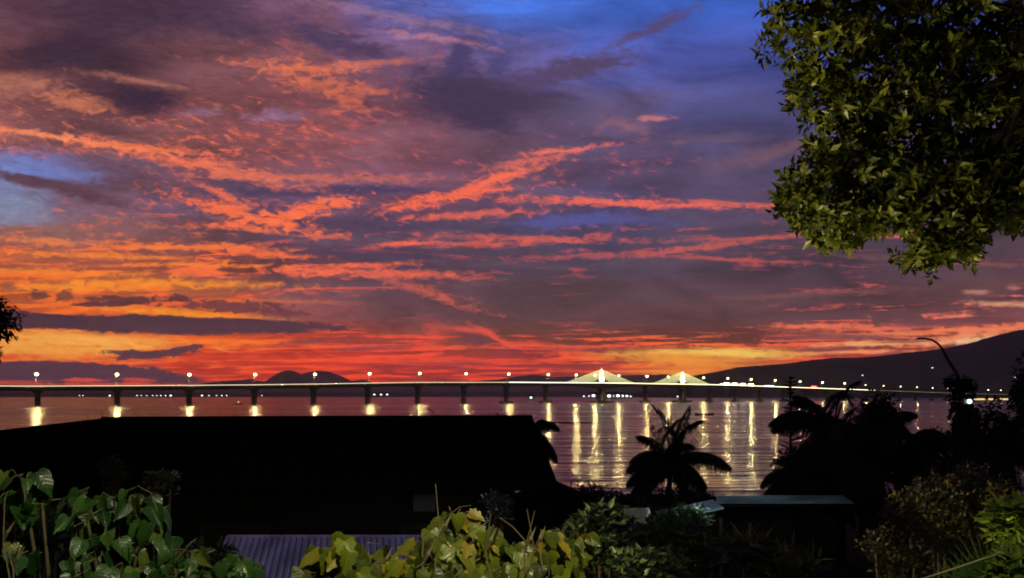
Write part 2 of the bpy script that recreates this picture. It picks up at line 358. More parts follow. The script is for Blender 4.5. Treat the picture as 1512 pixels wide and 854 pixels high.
# ---------------------------------------------------------------- helpers
rnd = random.Random(7)
def tag(o, label=None, cat=None, group=None, kind=None):
    if label: o['label'] = label
    if cat: o['category'] = cat
    if group: o['group'] = group
    if kind: o['kind'] = kind
    return o
def empty(name, loc=(0,0,0), rz=0.0):
    o = bpy.data.objects.new(name, None); coll.objects.link(o)
    o.location = loc; o.rotation_euler = (0, 0, rz); o.empty_display_size = 0.2
    return o
class MB:
    "collects faces and links them as one mesh object"
    def __init__(s): s.v = []; s.f = []; s.smooth = False; s.uv = {}
    def add(s, vs, fs):
        k = len(s.v); s.v.extend([tuple(p) for p in vs]); s.f.extend([tuple(i+k for i in f) for f in fs])
    def box(s, c, d, rz=0.0, taper=1.0):
        cx, cy, cz = c; a, b, h = d[0]/2, d[1]/2, d[2]/2
        co, si = math.cos(rz), math.sin(rz); vs = []
        for z in (-h, h):
            t = taper if z > 0 else 1.0
            for x, y in ((-a,-b),(a,-b),(a,b),(-a,b)):
                x *= t; y *= t
                vs.append((cx+x*co-y*si, cy+x*si+y*co, cz+z))
        s.add(vs, [(0,3,2,1),(4,5,6,7),(0,1,5,4),(1,2,6,5),(2,3,7,6),(3,0,4,7)])
        return s
    def tube(s, pts, rad, n=6, cap=True):
        pts = [Vector(p) for p in pts]
        if not hasattr(rad, '__len__'): rad = [rad]*len(pts)
        vs = []; prev = None
        for i, p in enumerate(pts):
            t = (pts[min(i+1, len(pts)-1)]-pts[max(i-1, 0)]).normalized()
            if prev is None:
                a = Vector((0,0,1)) if abs(t.z) < 0.9 else Vector((1,0,0))
                prev = t.cross(a).normalized()
            u = (prev - t*prev.dot(t)).normalized(); w = t.cross(u); prev = u
            for k in range(n):
                an = 2*math.pi*k/n
                vs.append(p + u*math.cos(an)*rad[i] + w*math.sin(an)*rad[i])
        fs = []
        for i in range(len(pts)-1):
            for k in range(n):
                fs.append((i*n+k, i*n+(k+1)%n, (i+1)*n+(k+1)%n, (i+1)*n+k))
        if cap:
            fs.append(tuple(reversed(range(n)))); fs.append(tuple((len(pts)-1)*n+k for k in range(n)))
        s.add(vs, fs); return s
    def ball(s, c, r, nu=10, nv=6, sc=(1,1,1)):
        vs = [(c[0], c[1], c[2]+r*sc[2])]
        for j in range(1, nv):
            th = math.pi*j/nv
            for i in range(nu):
                ph = 2*math.pi*i/nu
                vs.append((c[0]+r*sc[0]*math.sin(th)*math.cos(ph), c[1]+r*sc[1]*math.sin(th)*math.sin(ph), c[2]+r*sc[2]*math.cos(th)))
        vs.append((c[0], c[1], c[2]-r*sc[2])); fs = []
        for i in range(nu): fs.append((0, 1+i, 1+(i+1)%nu))
        for j in range(nv-2):
            for i in range(nu):
                fs.append((1+j*nu+i, 1+(j+1)*nu+i, 1+(j+1)*nu+(i+1)%nu, 1+j*nu+(i+1)%nu))
        k = 1+(nv-2)*nu
        for i in range(nu): fs.append((k+i, len(vs)-1, k+(i+1)%nu))
        s.add(vs, fs); return s
    def mesh(s, name):
        m = bpy.data.meshes.new(name); m.from_pydata(s.v, [], s.f)
        if s.smooth:
            for p in m.polygons: p.use_smooth = True
        if s.uv:
            a = m.attributes.new('leafpos', 'FLOAT_VECTOR', 'POINT')
            fl = [0.0]*(3*len(s.v))
            for k, (x, y) in s.uv.items(): fl[3*k] = x; fl[3*k+1] = y; fl[3*k+2] = 1.0
            a.data.foreach_set('vector', fl)
        m.update(); return m
    def build(s, name, mat, parent=None, loc=None):
        o = bpy.data.objects.new(name, s.mesh(name)); o.data.materials.append(mat)
        coll.objects.link(o)
        if parent is not None: o.parent = parent
        if loc is not None: o.location = loc
        return o
def dup(o, parent=None):
    "a copy of a thing with its parts and their sub-parts"
    c = o.copy(); coll.objects.link(c)
    if parent is not None:
        c.parent = parent
    for ch in list(KIDS.get(o.name, [])): 
        d = dup(ch, c); KIDS.setdefault(c.name, []).append(d)
    return c
KIDS = {}
def adopt(*roots):
    "note the children of a thing before it is copied"
    KIDS.clear()
    for o in coll.objects:
        if o.parent: KIDS.setdefault(o.parent.name, []).append(o)

# ---------------------------------------------------------------- materials
def mat(name, rgb, rough=0.7, metal=0.0, var=0.25, scale=6.0, bump=0.0, bscale=30.0, spec=0.5, aniso=None, coat=0.0, trans=0.0, hue=None):
    m = bpy.data.materials.new(name); m.use_nodes = True
    N, L = m.node_tree.nodes, m.node_tree.links
    b = N['Principled BSDF']; b.inputs['Roughness'].default_value = rough; b.inputs['Metallic'].default_value = metal
    b.inputs['Specular IOR Level'].default_value = spec
    t = N.new('ShaderNodeTexCoord'); n = N.new('ShaderNodeTexNoise'); n.inputs['Scale'].default_value = scale; n.inputs['Detail'].default_value = 6
    src = t.outputs['Object']
    if aniso:
        mp = N.new('ShaderNodeMapping'); mp.inputs['Scale'].default_value = aniso; L.new(src, mp.inputs[0]); src = mp.outputs[0]
    L.new(src, n.inputs['Vector'])
    r = N.new('ShaderNodeValToRGB'); e = r.color_ramp.elements
    e[0].position = 0.3; e[1].position = 0.7
    lo = [max(0, c*(1-var)) for c in rgb]; hi = [min(1, c*(1+var)) for c in (hue or rgb)]
    e[0].color = (*lo, 1); e[1].color = (*hi, 1)
    L.new(n.outputs[0], r.inputs[0]); L.new(r.outputs[0], b.inputs['Base Color'])
    if bump:
        n2 = N.new('ShaderNodeTexNoise'); n2.inputs['Scale'].default_value = bscale; L.new(src, n2.inputs['Vector'])
        bp = N.new('ShaderNodeBump'); bp.inputs['Strength'].default_value = bump; bp.inputs['Distance'].default_value = 0.02
        L.new(n2.outputs[0], bp.inputs['Height']); L.new(bp.outputs[0], b.inputs['Normal'])
    if coat: b.inputs['Coat Weight'].default_value = coat
    return m
def glow(name, rgb, strength, sampled=False):
    m = bpy.data.materials.new(name); m.use_nodes = True
    N, L = m.node_tree.nodes, m.node_tree.links
    N.clear()
    e = N.new('ShaderNodeEmission'); e.inputs[0].default_value = (*rgb, 1); e.inputs[1].default_value = strength
    o = N.new('ShaderNodeOutputMaterial'); L.new(e.outputs[0], o.inputs[0])
    m.cycles.emission_sampling = 'NONE' if not sampled else 'AUTO'
    return m
def leafmat(name, lo, hi, rough=0.4, scale=3.0, trans=0.25, yellow=None, veins=False):
    "leaf: each leaf has a colour of its own; some light passes through"
    m = bpy.data.materials.new(name); m.use_nodes = True
    N, L = m.node_tree.nodes, m.node_tree.links
    b = N['Principled BSDF']; b.inputs['Roughness'].default_value = rough; b.inputs['Specular IOR Level'].default_value = 0.35
    g = N.new('ShaderNodeNewGeometry')
    r = N.new('ShaderNodeValToRGB'); e = r.color_ramp.elements
    e[0].color = (*lo, 1); e[1].color = (*hi, 1); e[1].position = 0.8
    if yellow: k = e.new(0.93); k.color = (*yellow, 1)
    L.new(g.outputs['Random Per Island'], r.inputs[0])
    t = N.new('ShaderNodeTexCoord'); n = N.new('ShaderNodeTexNoise'); n.inputs['Scale'].default_value = scale*10; n.inputs['Detail'].default_value = 4
    L.new(t.outputs['Object'], n.inputs['Vector'])
    mr = N.new('ShaderNodeMapRange'); L.new(n.outputs[0], mr.inputs[0]); mr.inputs[1].default_value = 0.25; mr.inputs[2].default_value = 0.75
    mr.inputs[3].default_value = 0.6; mr.inputs[4].default_value = 1.35
    v = N.new('ShaderNodeVectorMath'); v.operation = 'SCALE'; L.new(r.outputs[0], v.inputs[0]); L.new(mr.outputs[0], v.inputs[3])
    if veins:
        at = N.new('ShaderNodeAttribute'); at.attribute_name = 'leafpos'
        sx = N.new('ShaderNodeSeparateXYZ'); L.new(at.outputs['Vector'], sx.inputs[0])
        def mm(op, a_, b_=None, c_=None):
            k = N.new('ShaderNodeMath'); k.operation = op
            for i_, q_ in enumerate((a_, b_, c_)):
                if q_ is None: continue
                if isinstance(q_, (int, float)): k.inputs[i_].default_value = q_
                else: L.new(q_, k.inputs[i_])
            return k.outputs[0]
        ab = mm('ABSOLUTE', sx.outputs[1])
        sv = mm('PINGPONG', mm('MULTIPLY_ADD', ab, -4.2, mm('MULTIPLY', sx.outputs[0], 6.0)), .5)
        vn = mm('MAXIMUM', mm('LESS_THAN', ab, .025), mm('MULTIPLY', mm('LESS_THAN', sv, .06), .6))
        v2 = N.new('ShaderNodeMix'); v2.data_type = 'RGBA'; L.new(mm('MULTIPLY', vn, .3), v2.inputs[0]); L.new(v.outputs[0], v2.inputs[6]); v2.inputs[7].default_value = (hi[0]*1.9+.02, hi[1]*1.6+.02, hi[2]*1.8+.01, 1)
        L.new(v2.outputs[2], b.inputs['Base Color'])
        bp = N.new('ShaderNodeBump'); bp.inputs['Strength'].default_value = .35; bp.inputs['Distance'].default_value = .004
        L.new(mm('ADD', mm('MULTIPLY', sv, 1.2), mm('MULTIPLY', n.outputs[0], .8)), bp.inputs['Height']); L.new(bp.outputs[0], b.inputs['Normal'])
    else: L.new(v.outputs[0], b.inputs['Base Color'])
    tr = N.new('ShaderNodeBsdfTranslucent'); L.new(v.outputs[0], tr.inputs[0])
    mx = N.new('ShaderNodeMixShader'); mx.inputs[0].default_value = trans
    L.new(b.outputs[0], mx.inputs[1]); L.new(tr.outputs[0], mx.inputs[2]); L.new(mx.outputs[0], N['Material Output'].inputs[0])
    return m
M = dict(
 concrete=mat('concrete', (.30,.29,.27), .8, var=.3, scale=.3, bump=.2),
 asphalt=mat('asphalt', (.05,.05,.05), .85, var=.3, scale=.5),
 steel=mat('painted_steel', (.35,.36,.36), .5, .3),
 darksteel=mat('dark_steel', (.04,.04,.045), .5, .4),
 lampwhite=glow('street_lamp_light', (1,.84,.40), 7),
 pylonwhite=mat('pylon_paint', (.75,.74,.70), .6, var=.1, scale=.2),
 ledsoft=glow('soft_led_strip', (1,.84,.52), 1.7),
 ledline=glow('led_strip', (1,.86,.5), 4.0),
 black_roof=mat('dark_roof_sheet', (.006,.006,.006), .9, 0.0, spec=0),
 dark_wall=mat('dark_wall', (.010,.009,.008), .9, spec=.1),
 wood=mat('dark_wood', (.03,.022,.016), .85, aniso=(1,1,8), spec=.1),
 bark=mat('bark', (.05,.04,.03), .9, aniso=(1,1,.3), bump=.5, spec=.1),
 soil=mat('soil', (.03,.026,.02), .95, var=.5, scale=1.5, bump=.4, spec=.05),
 hill=mat('hill_forest', (.022,.024,.020), .95, var=.5, scale=.004, spec=0),
 glass=mat('window_glass', (.02,.022,.025), .15),
 white=mat('white_cloth', (.6,.62,.62), .9, var=.15),
 cable_y=glow('yellow_cable_glow', (1,.82,.36), 2.6), cable_g=glow('green_cable_glow', (.72,1,.35), 2.4),  # glow stands in for floodlight on the stay cables
 hall_light=glow('amber_window_light', (1,.66,.3), 1.1),
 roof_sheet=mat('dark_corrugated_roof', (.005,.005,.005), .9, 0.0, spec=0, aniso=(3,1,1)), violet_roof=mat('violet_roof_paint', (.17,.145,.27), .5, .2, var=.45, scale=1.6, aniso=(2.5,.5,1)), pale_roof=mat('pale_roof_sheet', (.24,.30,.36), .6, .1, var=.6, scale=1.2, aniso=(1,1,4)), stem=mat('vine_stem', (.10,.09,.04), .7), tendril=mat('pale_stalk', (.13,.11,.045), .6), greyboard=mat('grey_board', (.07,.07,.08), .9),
 tyre=mat('tyre_rubber', (.02,.02,.02), .8),
)
# ---------------------------------------------------------------- water, ground, hills
def water_material():
    m = bpy.data.materials.new('sea_water'); m.use_nodes = True
    N, L = m.node_tree.nodes, m.node_tree.links
    b = N['Principled BSDF']; b.inputs['Base Color'].default_value = (.012, .012, .016, 1)
    b.inputs['Roughness'].default_value = WATER_ROUGH; b.inputs['IOR'].default_value = 1.33
    t = N.new('ShaderNodeNewGeometry')
    def nz(sc, s, d):
        mp = N.new('ShaderNodeMapping'); mp.inputs['Scale'].default_value = sc; L.new(t.outputs['Position'], mp.inputs[0])
        n = N.new('ShaderNodeTexNoise'); n.inputs['Scale'].default_value = s; n.inputs['Detail'].default_value = d; n.inputs['Roughness'].default_value = .6
        L.new(mp.outputs[0], n.inputs['Vector']); return n.outputs[0]
    a = nz((.3, 1.0, 1), .75, 5); c = nz((.16, 1, 1), .10, 4)
    h = N.new('ShaderNodeMath'); h.operation = 'MULTIPLY_ADD'; L.new(c, h.inputs[0]); h.inputs[1].default_value = 11.0; L.new(a, h.inputs[2])
    bp = N.new('ShaderNodeBump'); bp.inputs['Strength'].default_value = WATER_BUMP; bp.inputs['Distance'].default_value = 0.42
    L.new(h.outputs[0], bp.inputs['Height']); L.new(bp.outputs[0], b.inputs['Normal'])
    # wind lanes: long bands of calmer and rougher water
    ln = nz((.12, 1, 1), .012, 4)
    mr = N.new('ShaderNodeMapRange'); L.new(ln, mr.inputs[0]); mr.inputs[1].default_value = .35; mr.inputs[2].default_value = .65
    mr.inputs[3].default_value = WATER_ROUGH*.7; mr.inputs[4].default_value = WATER_ROUGH*1.35
    L.new(mr.outputs[0], b.inputs['Roughness'])
    return m
WATER_ROUGH, WATER_BUMP = 0.165, 1.0
wm_ = water_material()
w = MB(); w.add([(-40000,30,0),(40000,30,0),(40000,60000,0),(-40000,60000,0)], [(0,1,2,3)])
tag(w.build('sea', wm_), kind='structure')

def ground_z(x, y):
    pts = [(-60,6.6),(0,6.4),(2.9,6.35),(5.5,4.9),(8,4.0),(13,3.4),(22,2.8),(45,1.8),(66,.75),(73,.1),(80,-1.2),(100,-3)]
    y += 3.0*math.sin(x*.07)*min(1, max(0, (y-30)/40))
    for (a, za), (b, zb) in zip(pts, pts[1:]):
        if y <= b:
            t = max(0, (y-a)/(b-a)); z = za+(zb-za)*t; break
    else: z = -3
    n = mnoise.noise(Vector((x*.15, y*.15, 0)))*.25*min(1, max(0, (y-6)/10)) if y < 74 else 0
    return z+n
g = MB(); g.smooth = True
xs = [-400,-200,-100,-70]+[-50+i*1.5 for i in range(68)]+[70,100,200,400]
ys = [-300,-60,-20,-5,0,1.5,3,4,5,6,7,8,10,12]+[14+i*2 for i in range(45)]
for y in ys:
    for x in xs: g.v.append((x, y, ground_z(x, max(y,-60))))
nx = len(xs)
for j in range(len(ys)-1):
    for i in range(nx-1): g.f.append((j*nx+i, j*nx+i+1, (j+1)*nx+i+1, (j+1)*nx+i))
tag(g.build('ground', M['soil']), kind='structure')

def hills(name, prof, d, depth, rough, seed, mt):
    "a range of hills whose skyline passes through the given photo pixels at distance d"
    m = MB(); m.smooth = True
    n = 900; x0, x1 = prof[0][0], prof[-1][0]; rows = 9
    for j in range(rows):
        t = j/(rows-1)              # 0 front foot, .5 ridge, 1 back foot
        for i in range(n+1):
            px = x0+(x1-x0)*i/n
            for (a, ya), (b, yb) in zip(prof, prof[1:]):
                if px <= b: u = (px-a)/(b-a); py = ya+(yb-ya)*u; break
            dd = d+(t-.5)*depth
            h = CAMZ+(HY-py)/F*d
            sh = math.sin(math.pi*t)**.8
            nzv = mnoise.fractal(Vector((px*.02, t*3, seed)), 1.0, 2.0, 5)*rough*(1 if j in (1,2,3,5,6,7) else .15)+(mnoise.noise(Vector((px*.35, 0, seed)))*rough*.22 if j == 4 else 0)
            m.v.append(((px-CX)/F*d, dd, (h+nzv)*sh - (2 if j in (0, rows-1) else 0)))
    for j in range(rows-1):
        for i in range(n): m.f.append((j*(n+1)+i, j*(n+1)+i+1, (j+1)*(n+1)+i+1, (j+1)*(n+1)+i))
    return tag(m.build(name, mt), kind='structure')
hills('hills', [(-900,578),(-300,574),(0,577),(130,576),(220,572),(300,567),(345,562),(372,560),(392,565),(400,566),(407,562),(413,555),(420,549),(427,547),(434,548),(439,553),(443,557),(448,553),(458,549),(472,547.5),(486,549),(498,553),(512,560),(522,564),(526,562),(538,561),(552,566),(600,569),(640,568),(690,564),(740,560),(765,556),(790,553.5),(815,557),(860,556),(930,554),(980,553),(1010,556),(1060,560),(1150,560),(1500,565),(2300,570)], 15000, 3000, 20, 1.0, M['hill'])
hills('shore_land', [(-1200,580.5),(0,580),(300,579.5),(600,580),(760,579),(1000,578),(1300,579),(1800,578),(2400,580)], 9000, 700, 3, 4.0, M['hill'])
hills('mountain', [(900,584),(960,578),(1000,562),(1030,554),(1060,549),(1090,543),(1120,540),(1160,537),(1200,532),(1230,529),(1262,529),(1300,526),(1340,521),(1370,518),(1400,514),(1440,507),(1475,496),(1500,489),(1520,486),(1600,470),(1750,450),(1900,460),(2300,500),(2800,560)], 6500, 3600, 25, 8.0, M['hill'])
hz = MB(); hz.box((0, 7900, 302), (39000, 18400, 610))
hazem = bpy.data.materials.new('haze'); hazem.use_nodes = True
N_ = hazem.node_tree.nodes; N_.clear()
pv = N_.new('ShaderNodeVolumePrincipled'); pv.inputs['Color'].default_value = (.95, .97, 1, 1); pv.inputs['Density'].default_value = 6e-5; pv.inputs['Anisotropy'].default_value = .5
mo = N_.new('ShaderNodeOutputMaterial'); hazem.node_tree.links.new(pv.outputs[0], mo.inputs['Volume'])
hz_o = hz.build('haze', hazem); tag(hz_o, kind='stuff', label='thin dusk haze over the bay', cat='haze')
# the sun, already down: only its last weak warm light
sl = bpy.data.lights.new('sun', 'SUN'); sl.energy = 0.01; sl.angle = R(10); sl.color = (1, .6, .4)
so = bpy.data.objects.new('sun', sl); coll.objects.link(so); so.rotation_euler = (R(88), 0, R(180-12))
# ---------------------------------------------------------------- bridge
def bx(k): return (-379.2+46.36*k, 704+38.09*k)
BH = [(-6,14.2),(0,15.7),(2,17.2),(3,18.2),(4,19.4),(5,20.9),(6,22.2),(8,23.5),(10.6,24.3),(13.2,24.0),(14.7,23.7),(16.6,22.1),(19.8,19.4),(23.4,16.3),(26.7,13.3),(31,11.2),(36,8.5),(44,6)]
def bh(k):
    for (a, za), (b, zb) in zip(BH, BH[1:]):
        if k <= b: return za+(zb-za)*(k-a)/(b-a)
    return BH[-1][1]
BA = math.atan2(38.09, 46.36)      # bearing of the deck
T = Vector((math.cos(BA), math.sin(BA), 0)); NN = Vector((math.sin(BA), -math.cos(BA), 0))  # along; towards the camera side
def bp_(k, off=0.0, dz=0.0):
    x, y = bx(k); v = Vector((x, y, bh(k)+dz)) + NN*off
    return v
PY1, PY2 = 10.59, 13.17
bridge = empty('bridge', (*bx(0), 0))
B0 = Vector((*bx(0), 0))
def rel(mb):
    mb.v = [tuple(Vector(p)-B0) for p in mb.v]; return mb
def sweep(profile, k0, k1, step, zfun=lambda k: 0.0, botfun=lambda k: 0.0):
    "profile: (offset, dz, is_bottom)"
    m = MB(); n = len(profile); k = k0; ks = []
    while k <= k1+1e-6: ks.append(k); k += step
    for k in ks:
        for off, dz, bot in profile:
            m.v.append(tuple(bp_(k, off, dz - (botfun(k) if bot else 0))))
    for i in range(len(ks)-1):
        for j in range(n):
            m.f.append((i*n+j, i*n+(j+1)%n, (i+1)*n+(j+1)%n, (i+1)*n+j))
    m.f.append(tuple(range(n))); m.f.append(tuple((len(ks)-1)*n+j for j in reversed(range(n))))
    return rel(m)
def haunch(k):
    h = 0
    for p in (PY1, PY2): h = max(h, 3.6*max(0, 1-abs(k-p)/1.0)**1.6)
    return h
K0, K1 = -4, 40
sweep([(6.2,-.4,0),(6.2,-.9,0),(3.4,-3.6,1),(-3.4,-3.6,1),(-6.2,-.9,0),(-6.2,-.4,0)], K0, K1, .25, botfun=haunch).build('deck', M['concrete'], bridge)
sweep([(5.7,-.39,0),(5.7,-.33,0),(-5.7,-.33,0),(-5.7,-.39,0)], K0, K1, .5).build('roadway', M['asphalt'], bridge)
for s in (1, -1):
    sweep([(s*5.8,-.4,0),(s*5.8,.55,0),(s*6.15,.55,0),(s*6.15,-.4,0)], K0, K1, .5).build('parapet', M['concrete'], bridge)
# lamp-lit hand rail strip, in lengths
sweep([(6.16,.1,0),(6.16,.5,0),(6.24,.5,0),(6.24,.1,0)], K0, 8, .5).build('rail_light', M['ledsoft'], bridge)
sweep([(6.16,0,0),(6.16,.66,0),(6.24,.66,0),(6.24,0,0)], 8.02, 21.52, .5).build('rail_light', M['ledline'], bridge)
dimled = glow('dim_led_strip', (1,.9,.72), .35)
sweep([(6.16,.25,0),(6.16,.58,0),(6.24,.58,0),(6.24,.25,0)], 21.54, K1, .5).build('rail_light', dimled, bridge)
k = -3
while k <= 39:
    big = any(abs(k-p) < .8 for p in (PY1, PY2))
    if not big:
        x, y = bx(k); zt = bh(k)-3.55
        m = MB(); c = Vector((x, y, 0)) + T*2.2
        m.box((c.x, c.y, (zt-2.2)/2-1.5), (3.4, 5.0, zt-2.2+3), BA)
        # flared cap
        vs = []
        for z, a, b in ((zt-2.2,1.7,2.5),(zt-.9,3.0,3.8),(zt,3.2,4.0)):
            for sx, sy in ((-1,-1),(1,-1),(1,1),(-1,1)): vs.append(tuple(c + T*sx*a + NN*sy*b + Vector((0,0,z))))
        m.add(vs, [(3,2,1,0)]+[(j*4+i, j*4+(i+1)%4, (j+1)*4+(i+1)%4, (j+1)*4+i) for j in range(2) for i in range(4)]+[(8,9,10,11)])
        if k >= 8: m.box((c.x, c.y, .9), (13 if k < 14 else 9, 9, 2.6), BA)
        rel(m).build('pier', M['concrete'], bridge)
    k += 1
    if k == 11: k = 11.9
    elif k > 11.8 and k < 12.95: k = 14.1
for pk in (PY1, PY2):
    x, y = bx(pk); m = MB()
    zt = bh(pk)-6.6
    m.box((x, y, zt/2-1), (5.5, 9, zt+2), BA); m.box((x, y, .8), (26, 14, 3), BA)
    m.box((x, y, zt+1.2), (7.5, 10, 2.6), BA)
    rel(m).build('pier', M['concrete'], bridge)
    # pylon: a single tapered mast on the centre line with a spire
    m = MB(); zb = bh(pk)-.3
    for z0, z1, a0, a1 in ((0,11,3.2,2.6),(11,17,2.6,1.9)):
        vs = [tuple(Vector((x,y,zb+z)) + T*sx*a + NN*sy*a*.55) for z, a in ((z0,a0),(z1,a1)) for sx, sy in ((-1,-1),(1,-1),(1,1),(-1,1))]
        m.add(vs, [(3,2,1,0),(4,5,6,7)]+[(i,(i+1)%4,(i+1)%4+4,i+4) for i in range(4)])
    m.box((x, y, zb+17.6), (2.4, 2.0, 1.2), BA); m.box((x, y, zb+19.4), (1.1, 1.1, 2.6), BA, .4)
    rel(m).build('pylon', M['pylonwhite'], bridge)
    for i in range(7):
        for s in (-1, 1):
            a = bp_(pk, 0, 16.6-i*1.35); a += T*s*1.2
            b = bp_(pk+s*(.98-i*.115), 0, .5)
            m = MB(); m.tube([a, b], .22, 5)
            rel(m).build('stay_cable', M['cable_y'] if i % 3 else M['cable_g'], bridge)  # cables emit by themselves to look floodlit
tag(bridge, 'long concrete girder bridge with two lit cable pylons crossing the bay', 'bridge')
# floodlights that wash the pylons
for pk in (PY1, PY2):
    for s in (-1, 1):
        l = bpy.data.lights.new('pylon_floodlight', 'SPOT'); l.energy = 45000; l.color = (1, .95, .8); l.spot_size = R(60); l.shadow_soft_size = .4
        o = bpy.data.objects.new('pylon_floodlight', l); coll.objects.link(o)
        p = bp_(pk, 5.6, .8)+T*s*4; o.location = p
        d = bp_(pk, 0, 9)-p; o.rotation_euler = d.to_track_quat('-Z', 'Y').to_euler()
# ---------------------------------------------------------------- street lamps on the bridge
BRIDGE_LAMP = 85000
def make_lamp(lit, H=9.6, big=1.0):
    r = empty('street_lamp')
    MB().tube([(0,0,-.3),(0,0,H)], [.16,.10], 6).build('pole', M['concrete'], r)
    m = MB(); m.tube([(0,0,H-.05),(0,-.7,H+.35),(0,-2.0,H+.5)], .07, 5); m.build('arm', M['concrete'], r)
    hd = MB(); hd.box((0,-2.3,H+.56), (.5,1.1,.22)).build('lamp_head', M['concrete'], r)
    if lit:
        b = MB(); b.smooth = True; b.ball((0,-2.3,H+.1), 1.55*big, 14, 9, (1,1,.8)); b.build('lamp_glare', M['lampwhite'], r)  # oversized glowing ball stands in for glare around the lamp head
        l = bpy.data.lights.new('lamp_light', 'POINT'); l.energy = BRIDGE_LAMP*big*big; l.color = (1,.72,.27); l.shadow_soft_size = 1.7*big
        lo = bpy.data.objects.new('lamp_light', l); coll.objects.link(lo); lo.parent = r; lo.location = (0,-2.3,H+.1)
    return r
nth = ['first','second','third','fourth','fifth','sixth','seventh','eighth','ninth','tenth','eleventh','twelfth','thirteenth','fourteenth','fifteenth','sixteenth','seventeenth','eighteenth','nineteenth','twentieth','twenty-first','twenty-second','twenty-third','twenty-fourth','twenty-fifth','twenty-sixth','twenty-seventh','twenty-eighth','twenty-ninth','thirtieth']
lit0 = make_lamp(True); unlit0 = make_lamp(False)
small0 = make_lamp(True, 8.5, .62)
adopt()
ang_l = BA
def put(src, used, k, off, label, group):
    o = src if not used else dup(src)
    o.location = bp_(k, off, -.1); o.rotation_euler = (0, 0, ang_l)
    tag(o, label, 'street lamp', group)
    return o
used = False
LK = [0,1,2,3,4,5,6,7,8,9,9.75,10.28,10.98,11.86,12.55,13.78,14.68,15.6,16.6,17.7,18.75,19.85]
for i, k in enumerate(LK):
    put(lit0, used, k, 5.2, 'bright street lamp on the bridge parapet, %s lit one from the left' % nth[i], 'bright lamps along the bridge'); used = True
used = False
SK = [20.95+i for i in range(12)]
for i, k in enumerate(SK):
    put(small0, used, k, 5.2, 'small dimmer lamp on the low far end of the bridge, %s from the left' % nth[i], 'small lamps on the far bridge end'); used = True
used = False
UK = [k+.52 for k in range(0, 10)]
for i, k in enumerate(UK):
    put(unlit0, used, k, -5.2, 'thin unlit lamp pole on the bridge, between the %s and %s lit lamps' % (nth[i], nth[i+1]), 'unlit lamp poles on the bridge'); used = True
# ---------------------------------------------------------------- far shore houses, boats, traffic
lampball = glow('white_lamp_light', (.9,1,.98), 3)
warmball = glow('warm_lamp_light', (1,.85,.6), 25)
def shore_house():
    r = empty('waterfront_house')
    MB().box((0,0,2.5), (14,9,7)).build('wall', M['concrete'], r)
    m = MB(); m.add([(-8,-5.5,6),(8,-5.5,6),(8,5.5,6),(-8,5.5,6),(-6,0,9.5),(6,0,9.5)], [(0,1,5,4),(1,2,5),(2,3,4,5),(3,0,4),(3,2,1,0)]); m.build('roof', M['black_roof'], r)
    m = MB(); m.box((0,-4.56,3.2), (5,.1,3.4)); m.build('window', lampball, r)
    return r
sh0 = shore_house(); adopt()
used = False
def far_house(px, py, d, s, label, group):
    global used
    o = sh0 if not used else dup(sh0); used = True
    p = P(px, py, d); o.location = (p.x, p.y, p.z-3.2*s); o.scale = (s, s, s)
    tag(o, label, 'house', group)
cl = [(862,585.3,.7),(870,585,.8),(876,584.6,1.5),(882,584.8,1.2),(899,585,1.6),(906,585,1.3),(912,584.6,1.5),(918,584.8,1.4),(925,585,1.2),(931,585.6,.7)]
for i, (px, py, s) in enumerate(cl):
    far_house(px, py, 2300, s, 'bright white waterfront house beneath the first pylon, %s from the left in its cluster' % nth[i], 'lit houses beneath the first pylon')
row = [(118,.5),(123,.5),(163,.9),(203,.6),(209,.5),(217,.5),(226,.55),(232,.5),(238,.6),(245,.6),(253,1.0),(279,.5),(299,.9),(309,.6),(320,.5),(328,.6),(335,.6),(387,.5)]
for i, (px, s) in enumerate(row):
    far_house(px, 584.3, 2500, s, 'tiny lit house on the far shore under the bridge, %s from the left' % nth[i], 'lit houses in a row along the far shore')
for i, px in enumerate((543,553,563,572)):
    far_house(px, 582.8, 2500, .9 if i else .4, 'small white lit house beneath the deck right of the sixth lamp, %s of four' % nth[i], 'four lit houses past the sixth lamp')
far_house(784, 587.3, 1500, .7, 'lone lit house over the water above the dark palm on the roof end', None)
far_house(1001, 585.8, 2300, 1.0, 'lit white waterfront house beneath the second bridge pylon', None)
for i, (px, py) in enumerate(((1273,554.5),(1376,543.5),(1498,557.3),(1303,570.5))):
    far_house(px, py, 5000, 1.3, ['lone lit house on the mountain slope above the far lamps','highest lit house on the dark mountain slope','lit house on the mountain slope near the picture edge','low lit house at the mountain foot beside the lamps'][i], 'lit houses on the mountain')
# long lit jetty hall under the far end of the deck
for i, (px, w_) in enumerate(((1445,20),(1463,18),(1482,14))):
    r = empty('boat_hall', P(px, 596, 1300))
    r.location.z = 0
    W = w_/F*1300
    MB().box((0,3,2.5), (W*1.02,8,7)).build('wall', M['concrete'], r)
    MB().box((0,3,6.4), (W*1.08,9.4,.8)).build('roof', M['black_roof'], r)
    MB().box((0,-1.05,3.6), (W*.86,.1,2.6)).build('window', M['hall_light'], r)
    tag(r, ['long waterfront hall with glowing amber windows just right of the overgrown pole','middle amber-lit waterfront hall under the far bridge end','last amber-lit waterfront hall beside the dark tree at the edge'][i], 'building', 'amber-lit halls under the bridge end')

